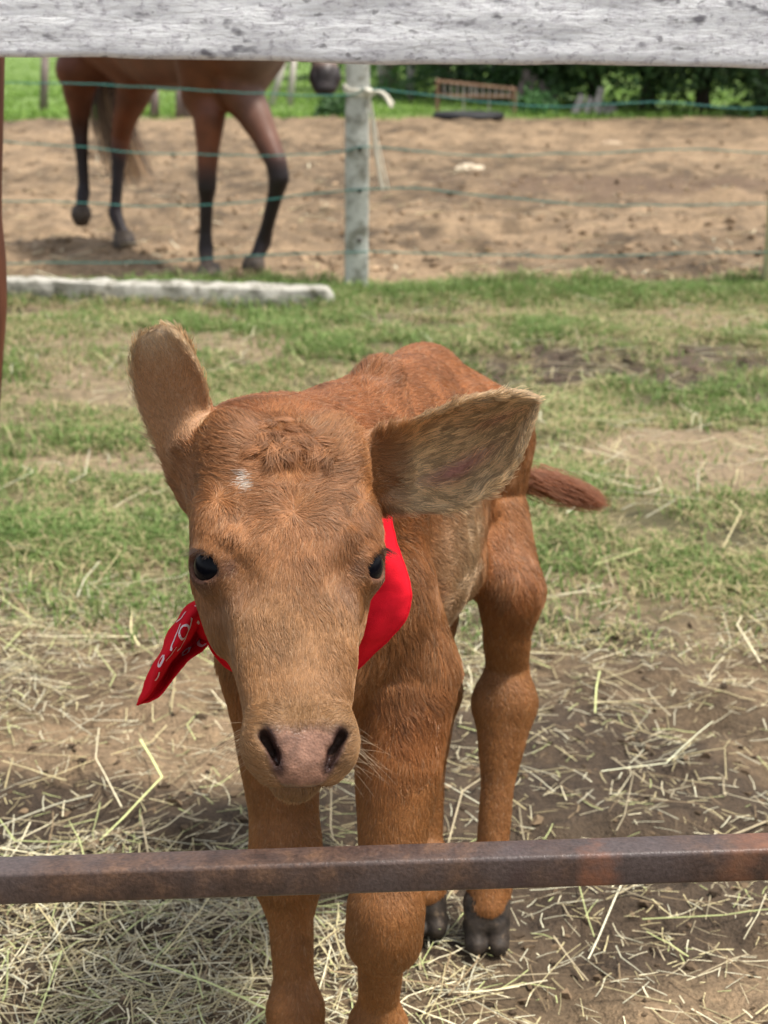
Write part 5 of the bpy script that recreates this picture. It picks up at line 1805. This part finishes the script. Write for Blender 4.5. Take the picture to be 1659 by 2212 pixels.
    stone(1320, 305, 14.0, .09, .07, .035, "small tan stone far out on the dirt below the pale planks", V(.50, .38, .26))

build_back()

# ------------------------------------------------------------------ hedge trees and plants
def leaves_mesh(name, centers, size, col, mat, parent, flat=.5):
    n = len(centers)
    d = unit(RNG.normal(0, 1, (n, 3)) + V(0, 0, -.2))
    u = unit(np.cross(d, unit(RNG.normal(0, 1, (n, 3)))))
    s = size[:, None]
    v = np.stack([centers - d * s, centers + u * s * flat, centers + d * s, centers - u * s * flat], 1)
    nn = np.cross(d, u) * s * .18
    v[:, 1] += nn; v[:, 3] += nn
    i = np.arange(n)[:, None] * 4
    f = np.concatenate([i + np.array([[0, 1, 2]]), i + np.array([[0, 2, 3]])])
    return mobj(name, v.reshape(-1, 3), f, mat, parent, smooth=False, col=np.repeat(col, 4, 0))

leaf_mat = attr_mat("leaf", .5, .35, .25, 6, trans=.25)

def build_trees():
    bark = NT("bark"); co = bark.coord()
    bark.principled(bark.ramp(bark.noise(bark.mapping(co, (12, 12, 2)), 3, 5), [(.3, (.05, .04, .032)), (.7, (.16, .13, .10))]), .9, .15)
    spots = [  # x px, distance, height, spread, green, label
        (850, 27.0, 3.6, 1.5, (.085, .17, .035), "light green tree just behind the concrete fence post"),
        (960, 23.5, 3.4, 1.5, (.060, .130, .035), "leafy tree rising directly above the hay rack"),
        (1075, 22.0, 3.8, 1.4, (.040, .085, .028), "dark shaded tree behind the dark leaning planks"),
        (1180, 21.3, 3.2, 1.3, (.050, .105, .033), "dense tree above the low bush by the planks"),
        (1285, 20.7, 3.6, 1.3, (.045, .095, .030), "dense tree directly behind the pale leaning planks"),
        (1400, 20.0, 3.4, 1.3, (.060, .125, .035), "bushy green tree, second from the photo's right edge in the hedge"),
        (1520, 19.6, 3.8, 1.35, (.042, .090, .028), "dark tree near the hedge end with shadowed base"),
        (1650, 19.3, 3.6, 1.35, (.038, .080, .026), "darkest tree of the hedge, cut by the photo's right edge"),
        (760, 33.0, 3.6, 1.5, (.075, .150, .035), "tree half hidden behind the top of the concrete fence post"),
        (1790, 19.2, 3.6, 1.4, (.042, .088, .028), "dark hedge tree beyond the photo's right edge"),
    ]
    for (px, D, Ht, sp, g, label) in spots:
        b = P(px, 200, D); b[2] = 0
        tr = empty("hedge_tree", b, label, "tree", "trees of the hedge behind the paddock")
        mb = MB()
        lean = RNG.normal(0, .08, 2)
        mb.tube(bez(np.array([b + V(0, 0, -.1), b + V(lean[0] * .6, lean[1] * .6, Ht * .3), b + V(lean[0] * 1.5, lean[1], Ht * .75)]), 8), np.linspace(.11, .03, 8), 9)
        ends = []
        for k in range(9):
            z0 = Ht * RNG.uniform(.08, .6); a = RNG.uniform(0, 6.28); L = RNG.uniform(.5, 1.0) * sp
            p0 = b + V(lean[0] * z0 / Ht, lean[1] * z0 / Ht, z0)
            p1 = p0 + V(math.cos(a) * L, math.sin(a) * L, RNG.uniform(.1, .8))
            mb.tube([p0, (p0 + p1) / 2 + V(0, 0, .08), p1], [.035, .022, .010], 6)
            ends.append(p1)
        mb.build("trunk", bark.m, tr, True)
        n = 9500
        nc = 85
        th = RNG.uniform(0, 6.28, nc); rr = sp * np.sqrt(RNG.random(nc)); zz = Ht * (.03 + .97 * RNG.random(nc) ** .85)
        prof = np.clip(1.15 - .55 * (zz / Ht) ** 2, .2, 1)
        cc = b + np.stack([np.cos(th) * rr * prof, np.sin(th) * rr * prof, zz], 1)
        which = RNG.integers(0, nc, n)
        cs = cc[which] + RNG.normal(0, 1, (n, 3)) * V(.20, .20, .15)
        cs[:, 2] = np.maximum(cs[:, 2], .04)
        tone = RNG.uniform(.55, 1.5, nc)[which] * RNG.uniform(.8, 1.25, n)
        leaves_mesh("crown", cs, RNG.uniform(.035, .075, n), np.array(g)[None] * tone[:, None], leaf_mat, tr)
    # low bush and plants at the dirt's far edge
    def bush(px, D, h, r, g, label, name="low_bush"):
        b = P(px, 240, D); b[2] = 0
        o = empty(name, b, label, "bush")
        n = 2600
        d = unit(RNG.normal(0, 1, (n, 3))); d[:, 2] = np.abs(d[:, 2])
        rad = RNG.random(n) ** .45
        cs = b + d * rad[:, None] * V(r, r, h)
        cs += .04 * RNG.normal(0, 1, (n, 3)); cs[:, 2] = np.maximum(cs[:, 2], .02)
        leaves_mesh("foliage", cs, RNG.uniform(.025, .06, n), np.array(g)[None] * RNG.uniform(.6, 1.4, (n, 1)), leaf_mat, o)
        mb = MB()
        for k in range(7):
            a = RNG.uniform(0, 6.28)
            mb.tube([b, b + V(math.cos(a) * r * .5, math.sin(a) * r * .5, h * .8)], [.010, .004], 5)
        mb.build("stem", bark.m, o)
    bush(1160, 18.9, .22, .24, (.10, .22, .075), "low bright green bush between the hay rack and pale planks")
    bush(727, 18.6, .16, .20, (.07, .14, .05), "small dark green weed clump against the concrete fence post")

build_trees()
